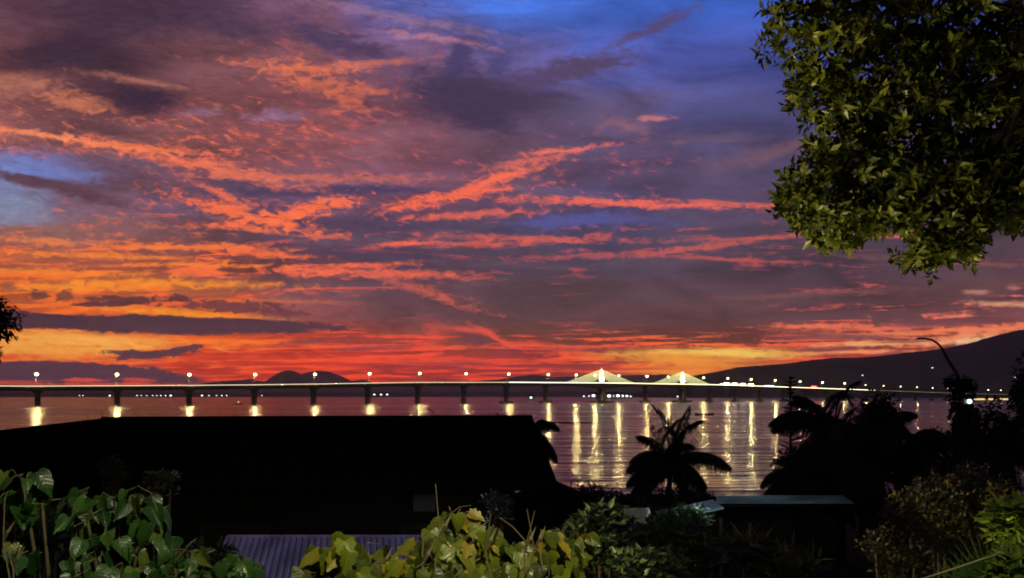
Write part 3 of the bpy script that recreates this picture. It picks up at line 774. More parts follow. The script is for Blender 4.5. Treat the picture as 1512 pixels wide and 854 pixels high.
# boats
def banca(L=9):
    r = empty('fishing_boat')
    m = MB(); n = 9
    for i in range(n):
        t = i/(n-1)*2-1; w_ = .55*(1-abs(t)**2.5)+.04; s = .25*abs(t)**3
        m.v += [(t*L/2, -w_, .55+s*1.6), (t*L/2, -w_*.4, -.1+s), (t*L/2, w_*.4, -.1+s), (t*L/2, w_, .55+s*1.6)]
    for i in range(n-1):
        for j in range(3): m.f.append((i*4+j, i*4+j+1, i*4+j+5, i*4+j+4))
    m.build('hull', M['wood'], r)
    for s in (-1, 1):
        MB().tube([(-L*.35,s*2.2,.15),(0,s*2.25,.05),(L*.35,s*2.2,.15)], .07, 5).build('outrigger', M['wood'], r)
    m = MB(); m.tube([(-1.6,-2.3,.2),(-1.6,0,.75),(-1.6,2.3,.2)], .05, 5); m.tube([(1.6,-2.3,.2),(1.6,0,.75),(1.6,2.3,.2)], .05, 5); m.build('cross_beam', M['wood'], r)
    return r
b1 = banca(8.5); p = P(1040, 613, 8/(613-HY)*F); b1.location = (p.x, p.y, 0); b1.rotation_euler = (0,0,.15)
tag(b1, 'small dark outrigger boat afloat between the second pylon and the palm', 'boat')
adopt()
b2 = dup(b1); d2 = 8/(597.5-HY)*F; p = P(352, 597.5, d2); b2.location = (p.x, p.y, 0)
tag(b2, 'small dark outrigger boat with a white light near the third lit pier', 'boat')
m = MB(); m.tube([(0,0,.4),(0,0,2.2)], .05, 5)
ml = m.build('mast', M['wood'], b2); mb = MB(); mb.ball((0,0,2.4), .38, 8, 6); mb.build('lamp', lampball, b2)
# fish pen: stakes in the shallow water, and a low floating line
stakes = [(130,612,30,1.6),(150,612,24,1.2),(200,608,26,1.5),(224,610,20,1.3),(270,611,22,1.4),(322,612,20,1.3),(350,613,22,1.5),(655,612,20,1.5),(663,611,20,1.6)]
for i, (px, py, _, h) in enumerate(stakes):
    d = 330; p = P(px, py, d); m = MB(); m.tube([(0,0,-1),(.05,0,h+1.2)], .07, 5)
    o = m.build('fishing_stake', M['wood']); o.location = (p.x, d, 0)
    tag(o, 'thin wooden fishing stake standing in the water beyond the dark roof, %s from the left' % nth[i], 'stake', 'fishing stakes in the bay')
m = MB(); m.tube([(0,0,.05),(7.5,.4,.1)], .22, 6); m.tube([(7.5,.4,.1),(14,1,.05)], .14, 6)
o = m.build('bamboo_raft', M['wood']); p = P(806, 625, 264); o.location = (p.x, 264, 0)
tag(o, 'low dark bamboo float lying on the water beside the roof-end palm', 'raft')

# traffic on the deck
headl = glow('head_lights', (1,.97,.88), 120); taill = glow('tail_lights', (1,.03,.02), 160); signal = glow('blue_white_light', (.75,.7,1), 60)
def vehicle(kind):
    r = empty('car' if kind == 'car' else 'truck')
    paint = M['steel']
    if kind == 'car':
        m = MB(); m.box((0,0,.75), (4.4,1.8,.7)); m.build('body', paint, r)
        m = MB(); m.box((-.2,0,1.4), (2.4,1.6,.65), 0, .8); m.build('cabin', M['glass'], r); L = 2.2; wx = (1.4,-1.4); hz_ = .75
    else:
        m = MB(); m.box((-1,0,2.0), (6.5,2.4,2.6)); m.build('cargo_box', M['pylonwhite'], r)
        m = MB(); m.box((3.4,0,1.5), (1.8,2.3,1.9)); m.build('cab', paint, r); L = 4.3; wx = (3.2,-2.6); hz_ = .9
    for x in wx:
        for y in (-.85, .85):
            m = MB(); m.tube([(x,y-.12,.38),(x,y+.12,.38)], .38, 10); m.build('wheel', M['tyre'], r)
    for y in (-.65, .65):
        m = MB(); m.box((L+.02,y,hz_), (.1,.42,.3)); m.build('headlight', headl, r)
        m = MB(); m.box((-L-.06,y,hz_), (.1,.4,.25)); m.build('taillight', taill, r)
    return r
car0 = vehicle('car'); truck0 = vehicle('truck'); adopt()
def drive(src, first, px, off, away, label, grp='traffic on the bridge'):
    k = (px-51)/(127.1-(px-CX+756)*.0541)
    o = src if first else dup(src)
    o.location = bp_(k, off, -.33); o.rotation_euler = (0, 0, BA+(math.pi if away else 0)); tag(o, label, 'truck' if src is truck0 else 'car', grp)
spec = [(262,-2,'pale car crossing the bridge just before the third lit lamp',car0),(418,2,'pale car on the bridge between the fourth and fifth lit lamps',car0),
 (498,2,'pale car on the bridge between the fifth and sixth lit lamps',car0),(655,2,'pale car on the bridge between the seventh and eighth lit lamps',car0),(768,-2,'pale car on the bridge between the ninth and tenth lit lamps',car0),
 (880,2,'pale car at the foot of the first pylon',car0),(962,2,'pale car on the bridge between the two pylons',car0),(1050,2,'pale car just past the second pylon stays',car0),
 (1066,-2,'white box truck glaring in the traffic past the second pylon',truck0),(1078,2,'white box truck second in the queue past the second pylon',truck0),(1090,-2,'white box truck third in the queue past the second pylon',truck0),(1103,2,'white box truck last in the queue past the second pylon',truck0),
 (1130,2,'pale car beyond the queue of box trucks',car0),(1183,2,'pale car with bluish lights before the red glow on the bridge',car0),(1208,2,'pale car just beyond the red glow on the bridge',car0),(1228,-2,'pale car on the low bridge part, before the amber lamp',car0),(1248,2,'pale car on the low bridge part, past the amber lamp',car0),(1262,2,'pale car farthest along the low bridge part',car0)]
first = {}
for px, off, lb, src in spec:
    drive(src, src.name not in first, px, off, True, lb); first[src.name] = 1
# lit works compound beside the deck, and the red warning sign
def sign(px, w_, h_, mt, z, label, name, cat):
    k = (px-51)/(127.1-px*.0541)
    r = empty(name, bp_(k, 5.9, 0), BA)
    for s in (-1, 1): MB().box((s*w_*.4,0,z/2), (.14,.14,z)).build('post', M['concrete'], r)
    MB().box((0,.12,z+h_/2), (w_+.2,.14,h_+.2)).build('frame', M['concrete'], r)
    MB().box((0,0,z+h_/2), (w_,.08,h_)).build('light_panel', mt, r)
    tag(r, label, cat)
redp = glow('red_panel_light', (1,.015,.01), 60)
sign(1197, 14, 2.2, redp, .7, 'red glowing warning board on the bridge rail above its red reflection', 'warning_sign', 'sign')
wp = glow('work_light_panel', (1,.98,.85), 9)
for i, px in enumerate((1068,1080,1092,1104)):
    sign(px, 12, 2.6, wp, .6, 'long white light board on the rail past the second pylon, %s of four' % nth[i], 'light_board', 'light board')
for o in coll.objects:
    if o.name.startswith('light_board'): o['group'] = 'white light boards on the rail'
sign(1131, 22, .9, wp, .5, 'low white light board on the rail beyond the four tall ones', 'low_light_board', 'light board')
# ---------------------------------------------------------------- buildings near the camera
def gable(mb, x0, x1, y0, y1, zr, ze, over=0.0): pass
# big dark house: hip roof
hx = empty('house', (-6.0, 22, ground_z(-6, 22)-.15)); H0 = Vector(hx.location)
def loc(mb): mb.v = [tuple(Vector(p)-H0) for p in mb.v]; return mb
rl = Vector(((150-CX)/F*22, 22, CAMZ-(618-HY)/F*22)); rr = Vector(((786-CX)/F*22, 22, CAMZ-(615.5-HY)/F*22))
ez = 6.47
fl = Vector((-17.3,16,ez)); fr = Vector((.81,16,ez)); br_ = Vector((.81,28,ez)); bl = Vector((-17.3,28,ez))
m = MB(); t = Vector((0,0,.06))
m.add([fl,fr,br_,bl,rl,rr, fl-t*3,fr-t*3,br_-t*3,bl-t*3], [(0,1,5,4),(1,2,5),(2,3,4,5),(3,0,4),(0,6,7,1),(1,7,8,2),(2,8,9,3),(3,9,6,0),(9,8,7,6)])
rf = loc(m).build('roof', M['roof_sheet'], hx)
m = MB(); m.tube([rl, rr], .05, 6)
loc(m).build('ridge_cap', M['black_roof'], rf)
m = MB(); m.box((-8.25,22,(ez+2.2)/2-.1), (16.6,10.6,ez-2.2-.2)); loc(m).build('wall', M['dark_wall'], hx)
for x in (-14.5,-11,-5.2,-1.45):
    f_ = MB(); f_.box((x,16.66,5.0), (1.3,.08,1.2)); fo = loc(f_).build('window', M['wood'], hx)
    g_2 = MB(); g_2.box((x,16.60,5.0), (1.1,.05,1.0)); loc(g_2).build('pane', M['glass'], fo)
m = MB(); m.box((-8,16.66,4.0), (1.0,.08,2.1)); dr = loc(m).build('door', M['wood'], hx)
m = MB(); m.ball((-7.6,16.58,4.0), .04, 6, 4); loc(m).build('handle', M['steel'], dr)
tag(hx, 'large unlit house with a wide black hip roof in front of the bay', 'house')
# near shed with the violet corrugated roof
sx = empty('shed', (-2.4, 10.6, ground_z(-2.4, 10.6)-.1)); H0 = Vector(sx.location)
zt = CAMZ-(796-HY)/F*12.2
x0, x1 = (333-CX)/F*12.2, (640-CX)/F*12.2
m = MB(); n = 34
xs_ = [x0+(x1-x0)*i/(n*4) for i in range(n*4+1)]
for j, (yy, z) in enumerate(((12.2,zt),(10.6,zt-.36),(9.0,zt-.72))):
    for i, x in enumerate(xs_):
        ph = i % 4; m.v.append((x+(12.2-yy)*.17, yy, z+(.04 if ph in (1,2) else 0)))
w_ = len(xs_)
for j in range(2):
    for i in range(w_-1): m.f.append((j*w_+i, j*w_+i+1, (j+1)*w_+i+1, (j+1)*w_+i))
rfo = loc(m).build('roof', M['violet_roof'], sx)
sl_ = rfo.modifiers.new('thickness', 'SOLIDIFY'); sl_.thickness = .01
m = MB(); m.box(((x0+x1)/2,12.27,zt+.01), (x1-x0,.14,.05)); loc(m).build('ridge_cap', M['violet_roof'], sx)
m = MB(); m.box(((x0+x1)/2,10.6,(3.3+zt-.85)/2), (x1-x0-.3,3.0,zt-.85-3.3)); loc(m).build('wall', M['dark_wall'], sx)
tag(sx, 'low shed with a violet corrugated metal roof below the vines', 'shed')
# long low building with the pale blue-grey roof edge, to the right
def lowhouse(px0, px1, py_, d, w, fall, mt, name, label, cat, zg):
    z = CAMZ-(py_-HY)/F*d; a, b = (px0-CX)/F*d, (px1-CX)/F*d
    r = empty(name, ((a+b)/2, d, zg)); o = Vector(r.location)
    m = MB(); m.add([Vector(p)-o for p in ((a,d+w,z),(b,d+w,z),(b+.15,d,z-fall),(a-.1,d,z-fall),(a,d+w,z-.08),(b,d+w,z-.08),(b+.15,d,z-fall-.08),(a-.1,d,z-fall-.08))], [(0,3,2,1),(4,5,6,7),(0,1,5,4),(1,2,6,5),(2,3,7,6),(3,0,4,7)])
    m.build('roof', mt, r)
    m = MB(); m.box((0,w/2,(z-fall-.1-zg)/2-.1), (b-a-.4,w-.5,z-fall-.1-zg), 0); m.build('wall', M['dark_wall'], r)
    m = MB(); m.box((0,.20,(z-fall-zg)*.55), (1.2,.06,1.1)); w1 = m.build('window', M['wood'], r)
    m = MB(); m.box((0,.16,(z-fall-zg)*.55), (1.0,.03,.9)); m.build('pane', M['glass'], w1)
    tag(r, label, cat); return r
ob = empty('outbuilding', (P(1163,740,19).x, 20.5, 2.7)); H0 = Vector(ob.location)
a_, b_ = P(1060,732,19), P(1262,744,19)
m = MB(); m.add([a_, (b_.x-.25,19,a_.z), (b_.x,19,b_.z), (a_.x-.05,19,b_.z), (a_.x,19.05,a_.z), (b_.x-.25,19.05,a_.z), (b_.x,19.05,b_.z), (a_.x-.05,19.05,b_.z)],
  [(3,2,1,0),(4,5,6,7),(0,1,5,4),(1,2,6,5),(2,3,7,6),(3,0,4,7)])
loc(m).build('fascia', M['pale_roof'], ob)
m = MB(); z1 = a_.z-.03; m.add([(a_.x,19.06,z1),(b_.x-.2,19.06,z1),(b_.x-.2,22.5,z1-.5),(a_.x,22.5,z1-.5),(a_.x,19.06,z1-.1),(b_.x-.2,19.06,z1-.1),(b_.x-.2,22.5,z1-.6),(a_.x,22.5,z1-.6)], [(0,1,2,3),(7,6,5,4),(0,4,5,1),(1,5,6,2),(2,6,7,3),(3,7,4,0)])
loc(m).build('roof', M['black_roof'], ob)
m = MB(); m.box(((a_.x+b_.x)/2,20.6,(2.5+b_.z-.42)/2), (b_.x-a_.x-.5,2.6,b_.z-.42-2.5)); loc(m).build('wall', M['dark_wall'], ob)
m = MB(); m.box(((a_.x+b_.x)/2,19.26,4.2), (1.2,.06,1.0)); w1 = loc(m).build('window', M['wood'], ob)
m = MB(); m.box(((a_.x+b_.x)/2,19.22,4.2), (1.0,.03,.8)); loc(m).build('pane', M['glass'], w1)
tag(ob, 'low outbuilding with a pale blue-grey roof fascia before the palms', 'building')
bs = empty('boat_shed', (P(815,705,34).x, 36, 1.9)); H0 = Vector(bs.location)
r0 = P(812,706,39); e1 = P(910,750,39); e0x = 2*r0.x-e1.x
m = MB(); m.add([(e0x,34,e1.z),(r0.x,34,r0.z),(e1.x,34,e1.z),(e0x,39,e1.z),(r0.x,39,r0.z),(e1.x,39,e1.z),(e0x,34,e1.z-.1),(r0.x,34,r0.z-.12),(e1.x,34,e1.z-.1),(e0x,39,e1.z-.1),(r0.x,39,r0.z-.12),(e1.x,39,e1.z-.1)],
 [(0,1,4,3),(1,2,5,4),(6,9,10,7),(7,10,11,8),(0,6,7,1),(1,7,8,2),(3,4,10,9),(4,5,11,10),(0,3,9,6),(2,8,11,5)])
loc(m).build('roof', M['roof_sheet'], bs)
m = MB(); hw = (e1.x-e0x)/2-.3; zz_ = e1.z-.1
m.add([(r0.x-hw,34.3,1.7),(r0.x+hw,34.3,1.7),(r0.x+hw,34.3,zz_),(r0.x,34.3,r0.z-.2),(r0.x-hw,34.3,zz_),(r0.x-hw,38.7,1.7),(r0.x+hw,38.7,1.7),(r0.x+hw,38.7,zz_),(r0.x,38.7,r0.z-.2),(r0.x-hw,38.7,zz_)],
 [(0,1,2,3,4),(9,8,7,6,5),(0,5,6,1),(1,6,7,2),(4,9,5,0)])
loc(m).build('wall', M['dark_wall'], bs)
m = MB(); m.box((r0.x,34.26,3.0), (1.6,.06,2.0)); loc(m).build('door', M['wood'], bs)
tag(bs, 'dark boat shed with a sloping roof beside the big house', 'building')

# overgrown street-lamp pole at the right
pd = 26.0
pp = P(1425, 640, pd); gz = ground_z(pp.x, pd)
sp = empty('roadside_lamp_post', (pp.x, pd, gz-.2)); H0 = Vector(sp.location)
top = P(1413, 552, pd)
m = MB(); m.tube([(pp.x,pd,gz-.3),(pp.x-.1,pd,top.z-.6),tuple(top)], [.13,.11,.06], 8); loc(m).build('pole', M['darksteel'], sp)
arm = [P(1413,553,pd),P(1405,540,pd),P(1397,527,pd),P(1391,515,pd),P(1384,507,pd),P(1376,502,pd),P(1368,500.5,pd)]
m = MB(); m.tube(arm, [.05,.045,.04,.035,.032,.03,.03], 6); loc(m).build('arm', M['darksteel'], sp)
m = MB(); c = P(1361,500,pd); m.box(tuple(c), (.30,.12,.05), 0, .7); loc(m).build('lamp_head', M['darksteel'], sp)
tag(sp, 'unlit lamp post with a curved arm, smothered in creeper, before the mountain', 'street lamp')
yl = empty('yard_lamp', tuple(P(1431, 593, pd-1.0))); 
m = MB(); m.box((0,.12,.0), (.2,.12,.14)); m.build('housing', M['darksteel'], yl)
m = MB(); m.ball((0,-.02,0), .06, 10, 6); m.build('lamp_glass', glow('cold_lamp_light', (.85,1,1), 6), yl)
m = MB(); m.tube([(0,.15,0),(-.02,.9,0)], .02, 5); m.build('bracket', M['darksteel'], yl)
tag(yl, 'small cold white lamp glaring on the overgrown post', 'lamp')

# ---------------------------------------------------------------- foliage builders
def leaf(mb, p, d, n, L, W, kind=0, droop=.15):
    "one leaf: base p, direction d, face normal n"
    d = d.normalized(); s = d.cross(n)
    if s.length < 1e-4: s = d.orthogonal()
    s.normalize(); n = s.cross(d).normalized()
    if kind == 0:   # oval, folded on the midrib
        q = p+d*L*.45-n*droop*L*.2; e = p+d*L-n*droop*L
        mb.add([p, q+s*W*.5+n*W*.12, e, q-s*W*.5+n*W*.12, q], [(0,1,4),(1,2,4),(2,3,4),(3,0,4)])
    elif kind == 1:  # broad lobed heart leaf
        o = [(-.02,0),(-.11,.24),(-.06,.44),(.10,.54),(.28,.51),(.40,.43),(.50,.45),(.62,.31),(.80,.14),(1,0)]
        if W > L*.8 and rnd.random() < .35: o = [(-.02,0),(-.13,.24),(-.16,.40),(.02,.46),(.10,.60),(.24,.50),(.34,.40),(.46,.54),(.56,.44),(.66,.24),(.84,.18),(1.04,0)]
        cu = rnd.uniform(.25,.9); tw = rnd.uniform(-.25,.25); k0 = len(mb.v); vs = []; cols = (-1,-.5,0,.5,1); fs = []
        for i, (a, b) in enumerate(o):
            for c in cols:
                bb = abs(c)*b; am = a if c in (-1, 1) else max(0, a) if c == 0 else (a+max(0, a))/2
                h = W*(.55*bb-cu*1.1*bb*bb)-droop*L*am*abs(am)+tw*c*b*W*a+W*.03*math.sin(am*13+c)*abs(c)
                mb.uv[k0+len(vs)] = (am, bb*(1 if c > 0 else -1)); vs.append(p+d*am*L+s*c*b*W+n*h)
        for i in range(len(o)-1):
            for c in range(4): fs.append((i*5+c, i*5+c+1, i*5+c+6, i*5+c+5))
        mb.add(vs, fs)
    else:   # narrow blade
        e = p+d*L-n*droop*L; q = p+d*L*.5
        mb.add([p-s*W*.2, q-s*W*.5, e, q+s*W*.5, p+s*W*.2], [(0,1,3,4),(1,2,3)])
def rv(r=rnd): 
    while True:
        v = Vector((r.uniform(-1,1), r.uniform(-1,1), r.uniform(-1,1)))
        if .05 < v.length <= 1: return v
def clump_leaves(mb, c, rad, n, L, W, kind=0, hang=.3, shell=.55, facing=None, r=rnd):
    "n leaves through an ellipsoid, thicker towards its skin"
    for _ in range(n):
        v = rv(r); v = v.normalized()*(shell+(1-shell)*r.random()**.5) if r.random() < .75 else v
        p = Vector((c[0]+v.x*rad[0], c[1]+v.y*rad[1], c[2]+v.z*rad[2]))
        d = (v*.8+rv(r)*.8+Vector((0,0,-hang))).normalized()
        nn = (Vector((0,0,1))+rv(r)*.7+v*.4+(facing or Vector((0,0,0)))).normalized()
        s = r.uniform(.65,1.2)
        leaf(mb, p, d, nn, L*s, W*s, kind, r.uniform(.05,.35))
def rosette(mb, c, axis, k, L, W, r=rnd):
    a = axis.normalized(); u = a.orthogonal().normalized(); w = a.cross(u); ph = r.random()*6.28
    for i in range(k):
        an = ph+i*2.4; d = (u*math.cos(an)+w*math.sin(an))*(.9-.03*i)+a*(.25+.08*i)
        s = r.uniform(.75,1.15)
        leaf(mb, c+a*.012*i, d, a+rv(r)*.35, L*s, W*s, 0, r.uniform(.05,.4))
LAMP_E, TREE_E, GARDEN_E, YARD_E = 370, 3000, 80, 28
LM = dict(
 tree=leafmat('mango_leaf', (.018,.030,.005), (.085,.095,.010), .38, 2, .2, (.13,.13,.02)),
 vine=leafmat('vine_leaf', (.010,.038,.007), (.035,.10,.014), .32, 1, .2, (.12,.17,.025), veins=True),
 vine2=leafmat('yellow_vine_leaf', (.020,.040,.005), (.15,.19,.014), .34, 1, .25, (.28,.22,.02), veins=True),
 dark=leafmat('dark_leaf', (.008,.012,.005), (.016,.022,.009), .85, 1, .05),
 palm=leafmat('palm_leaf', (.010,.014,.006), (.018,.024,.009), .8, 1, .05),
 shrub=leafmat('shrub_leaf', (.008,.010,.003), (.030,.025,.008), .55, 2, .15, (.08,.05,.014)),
 dimgreen=leafmat('dim_green_leaf', (.010,.020,.006), (.022,.035,.010), .6, 2, .1),
 litgreen=leafmat('garden_leaf', (.03,.07,.02), (.07,.12,.03), .5, 2, .2),
 pale=leafmat('flecked_leaf', (.02,.03,.02), (.04,.05,.03), .5, 2, .1, (.5,.52,.5)),
 green2=leafmat('fan_leaf_green', (.03,.09,.012), (.06,.13,.02), .5, 2, .2),
 green=leafmat('bright_shrub_leaf', (.06,.12,.015), (.15,.22,.02), .45, 2, .25, (.25,.28,.04)),
)
# -------- big tree, upper right: trunk outside the frame, limbs reach in
TD = 8.0
def tp(px, py, d=TD): return P(px, py, d)
tr = empty('broadleaf_tree', (5.6, 8.6, ground_z(5.6, 8.6)-.2)); H0 = Vector(tr.location)
trunk = MB(); g0 = Vector((5.6,8.6,ground_z(5.6,8.6)-.4))
trunk.smooth = True
trunk.tube([g0, (5.55,8.6,6.0), (5.35,8.55,8.0), (5.3,8.4,10.0), (5.5,8.3,12.2)], [.34,.28,.24,.2,.1], 10)
loc(trunk).build('trunk', M['bark'], tr)
lobes = [ # px,py,depth,rx,ry(px),n rosettes
 (1185,18,8.0,52,42,60),(1168,60,7.8,38,30,36),(1235,70,7.9,58,44,80),(1300,20,8.3,90,60,110),(1420,10,8.5,110,60,110),
 (1215,118,8.0,44,24,34),(1290,128,8.2,75,40,85),(1370,110,8.4,85,60,110),(1460,100,8.6,80,70,120),(1188,142,7.9,26,18,18),(1222,170,8.0,34,24,30),
 (1270,178,8.1,55,28,50),(1330,185,8.2,80,50,110),(1430,200,8.5,90,60,130),(1500,190,8.6,60,80,80),(1212,224,7.9,26,18,28),(1262,240,8.0,44,34,50),
 (1195,272,7.8,36,24,44),(1172,298,7.8,30,16,36),(1215,318,7.9,48,30,74),(1245,345,8.0,44,22,56),(1300,280,8.1,70,45,120),(1310,322,8.0,46,26,50),(1380,275,8.3,80,48,120),
 (1390,325,8.1,60,30,64),(1460,270,8.5,60,50,80),(1492,285,8.6,36,34,36),(1412,350,8.0,38,24,44),(1372,372,7.9,30,20,34),(1348,378,7.9,20,10,14),(1436,370,8.0,24,13,20),(1384,394,7.9,16,12,14),(1458,312,8.3,30,18,24),
 (1500,300,8.2,34,24,50),(1508,322,8.1,26,15,40),(1485,318,8.1,22,14,30),(1560,120,8.6,80,120,110),(1560,-60,8.6,120,90,90),(1350,-70,8.4,160,60,110),(1590,270,8.7,70,60,50)]
r2 = random.Random(11)
crown = MB(); twigs = MB()
hub = Vector((5.35,8.45,11.2))
for i, (px, py, d, rx, ry, n) in enumerate(lobes):
    c = tp(px, py, d); ax, az = max(6, rx-3)/F*d, max(5, ry-5)/F*d; ay = .5*(ax+az)+.15
    if i % 2 == 0:
        a = hub+Vector((0,0,r2.uniform(-.6,1.4))); mid = (a+c)/2+Vector((0,0,.25))
        twigs.tube([a, mid, c], [.07,.04,.012], 6)
    for _ in range(int(n*.95)):
        v = rv(r2)
        if r2.random() < .6: v = v.normalized()*r2.uniform(.7,1.0)
        p = c+Vector((v.x*ax, v.y*ay, v.z*az))
        if r2.random() < .25: twigs.tube([c+(p-c)*.3, p], [.008,.004], 4)
        rosette(crown, p, v*.7+rv(r2)*.5+Vector((0,-.15,.1)), r2.randint(5,8), r2.uniform(.085,.135), .052, r2)
# darker depth behind, so the crown closes as in the photo
for _ in range(330):
    px = r2.uniform(1225,1600); py = r2.uniform(-60,330)
    if py > 290 and (px < 1290 or px > 1470): continue
    p = tp(px, py, r2.uniform(8.7,9.6)); rosette(crown, p, rv(r2), 8, .17, .075, r2)
loc(crown).build('crown', LM['tree'], tr); loc(twigs).build('limbs', M['bark'], tr)
tag(tr, 'big broadleaf tree whose leafy crown hangs into the sky', 'tree')

def small_tree(px, py, d, rx, rz, n, L, label, name='broadleaf_tree', m='dark', cat='tree', group=None, lob=7, base=None):
    c = P(px, py, d); ax, az = rx/F*d, rz/F*d; gz = ground_z(c.x, d) if base is None else base
    o = empty(name, (c.x, d, gz-.1)); b = Vector(o.location); r = random.Random(int(px*7+py))
    t = MB(); t.smooth = True; t.tube([(0,0,-.3),(.1*ax,0,(c.z-gz)*.5),(0,0,c.z-gz)], [max(.05,.06*(c.z-gz)*.5),.05*(c.z-gz)*.5+.02,.03], 7)
    cr = MB()
    for i in range(lob):
        v = rv(r); q = Vector((v.x*ax*.6, v.y*ax*.6, c.z-b.z+v.z*az*.6)); k = r.uniform(.4,.6)
        t.tube([(0,0,(c.z-gz)*.6), tuple(q)], [.03,.01], 5)
        clump_leaves(cr, q, (ax*k, ax*k, az*k), n//lob, L, L*.5, 0, .3, .5, None, r)
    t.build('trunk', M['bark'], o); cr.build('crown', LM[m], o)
    return tag(o, label, cat, group)
small_tree(-30, 480, 14, 72, 52, 2000, .11, 'black tree leaning into view at the west edge over the roof')
small_tree(-30, 515, 14.5, 50, 26, 500, .11, 'lower black bough of leaves under the west edge tree')
small_tree(1528, 570, 20, 46, 60, 1300, .14, 'tall black tree closing the view east of the lamp post')
small_tree(1480, 640, 24, 75, 46, 1500, .2, 'low wide black tree below the amber-lit halls')
small_tree(1395, 655, 30, 55, 26, 800, .2, 'round black tree at the foot of the overgrown post')
small_tree(1330, 680, 28, 60, 40, 1000, .2, 'dark bushy tree between the palms and the post')
small_tree(1292, 598, 31, 34, 28, 900, .2, 'dense black tree standing among the eastern palms')
small_tree(1215, 680, 27, 70, 42, 1400, .2, 'wide black tree behind the pale roof')
small_tree(740, 640, 30, 40, 26, 700, .18, 'dark tree top rising behind the roof end')
small_tree(868, 722, 30, 34, 14, 400, .16, 'low dark tree over the boat shed')
small_tree(930, 735, 26, 60, 22, 700, .16, 'dark hedge-like tree at the foot of the young palm')
small_tree(985, 733, 34, 62, 17, 900, .16, 'black thicket hiding the trunk of the young palm')
small_tree(1040, 742, 27, 50, 16, 600, .16, 'low dark tree between the young palm and the pale roof')
small_tree(1290, 730, 22, 60, 40, 1000, .16, 'dark tree east of the pale roof')
small_tree(1430, 710, 17, 90, 40, 1400, .12, 'dark leafy tree behind the brownish bush')

# thin conifer
cx = P(1167, 555, 30); gz = ground_z(cx.x, 30)
co = empty('conifer', (cx.x, 30, gz-.1)); hh = cx.z-gz+.1
m = MB(); m.tube([(0,0,-.2),(0,0,hh)], [.09,.015], 6); m.build('trunk', M['bark'], co)
m = MB(); r = random.Random(5); z = hh-.1
while z > hh-3.6:
    ln = .12+.16*(hh-z); ln = min(ln, .62)
    for i in range(5):
        an = r.random()*6.28; d = Vector((math.cos(an), math.sin(an), .25))
        e = Vector((0,0,z))+d*ln; m.tube([(0,0,z-.04), tuple(e)], .012, 4)
        for j in range(7):
            q = Vector((0,0,z))+d*ln*(j+1)/7
            for s in (-1, 1): leaf(m, q, d*.5+Vector((-d.y*s, d.x*s, .25)), Vector((0,0,1)), .13, .035, 2, .1)
    z -= .13
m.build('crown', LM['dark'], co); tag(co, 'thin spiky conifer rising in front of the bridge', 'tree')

# -------- coconut palms
def palm(px, py, d, fl, nfr, label, lean=(.3,0), group=None, seed=1, droop=1.0, elev=(-25,80)):
    c = P(px, py, d); gz = ground_z(c.x, d); o = empty('coconut_palm', (c.x-lean[0], d, gz-.2)); b = Vector(o.location)
    r = random.Random(seed); top_ = c-b
    m = MB(); m.smooth = True
    m.tube([(0,0,-.2),(lean[0]*.15,0,top_.z*.4),(lean[0]*.55,0,top_.z*.75),tuple(top_)], [.22,.16,.13,.15], 9); m.build('trunk', M['bark'], o)
    for i in range(nfr):
        an = i*2.399+r.uniform(-.25,.25); el = R(elev[0]+(elev[1]-elev[0])*((i+.5)/nfr)+r.uniform(-16,16))
        L = fl*r.uniform(.72,1.15); m = MB(); pts = []; p = Vector(top_); dirn = Vector((math.cos(an)*math.cos(el), math.sin(an)*math.cos(el), math.sin(el)))
        n = 14
        for j in range(n+1):
            pts.append(Vector(p)); p = p+dirn*L/n
            dirn = (dirn+Vector((0,0,-.085*droop*(1+1.2*j/n)))).normalized()
        m.tube(pts, [.045*(1-j/(n+1))+.006 for j in range(n+1)], 4)
        for j in range(1, n*6):
            t = j/(n*6); k = int(t*n); f = t*n-k
            q = pts[k].lerp(pts[min(k+1,n)], f); dd = (pts[min(k+1,n)]-pts[k]).normalized()
            sd = dd.cross(Vector((0,0,1)))
            if sd.length < .05: sd = Vector((1,0,0))
            sd.normalize(); ll = L*.36*math.sin(math.pi*min(1,(t*.86+.14)))**.6
            for s in (-1, 1):
                leaf(m, q, sd*s*.85+dd*.55+Vector((0,0,-.55*droop+r.uniform(-.3,.2))), Vector((0,0,1)), ll*r.uniform(.85,1.1), .075*fl/3, 2, .35)
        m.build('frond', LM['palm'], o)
    cc = MB()
    for i in range(5):
        an = i*1.3; cc.ball((top_.x+.2*math.cos(an), top_.y+.2*math.sin(an), top_.z-.25), .12, 7, 5)
    cc.build('coconut', M['wood'], o)
    return tag(o, label, 'palm', group)
palm(992, 682, 50, 3.4, 24, 'young coconut palm alone against the glittering water', (.2,0), None, 3, .9, (-20,85))
palm(782, 640, 36, 1.75, 17, 'coconut palm drooping over the end of the big dark roof', (.2,0), None, 8, 1.3, (-30,70))
palm(1232, 640, 38, 3.2, 18, 'tallest coconut palm of the dark eastern group', (.4,0), None, 5, 1.0, (-30,80))
palm(1190, 705, 31, 2.3, 16, 'coconut palm with fronds hanging over the pale roof', (-.3,0), None, 12, 1.3, (-30,75))
palm(1285, 650, 36, 2.6, 16, 'coconut palm between the tallest palm and the round black tree', (.3,0), None, 21, 1.1, (-25,75))
palm(1330, 668, 31, 2.0, 15, 'low coconut palm arching toward the overgrown post', (.2,0), None, 9, 1.2, (-15,70))
palm(1245, 690, 30, 2.6, 16, 'low coconut palm in front of the tallest one', (.1,0), None, 33, 1.1, (-30,75))
palm(1470, 660, 27, 1.9, 14, 'low coconut palm east of the overgrown post', (.1,0), None, 14, 1.2, (-10,70))

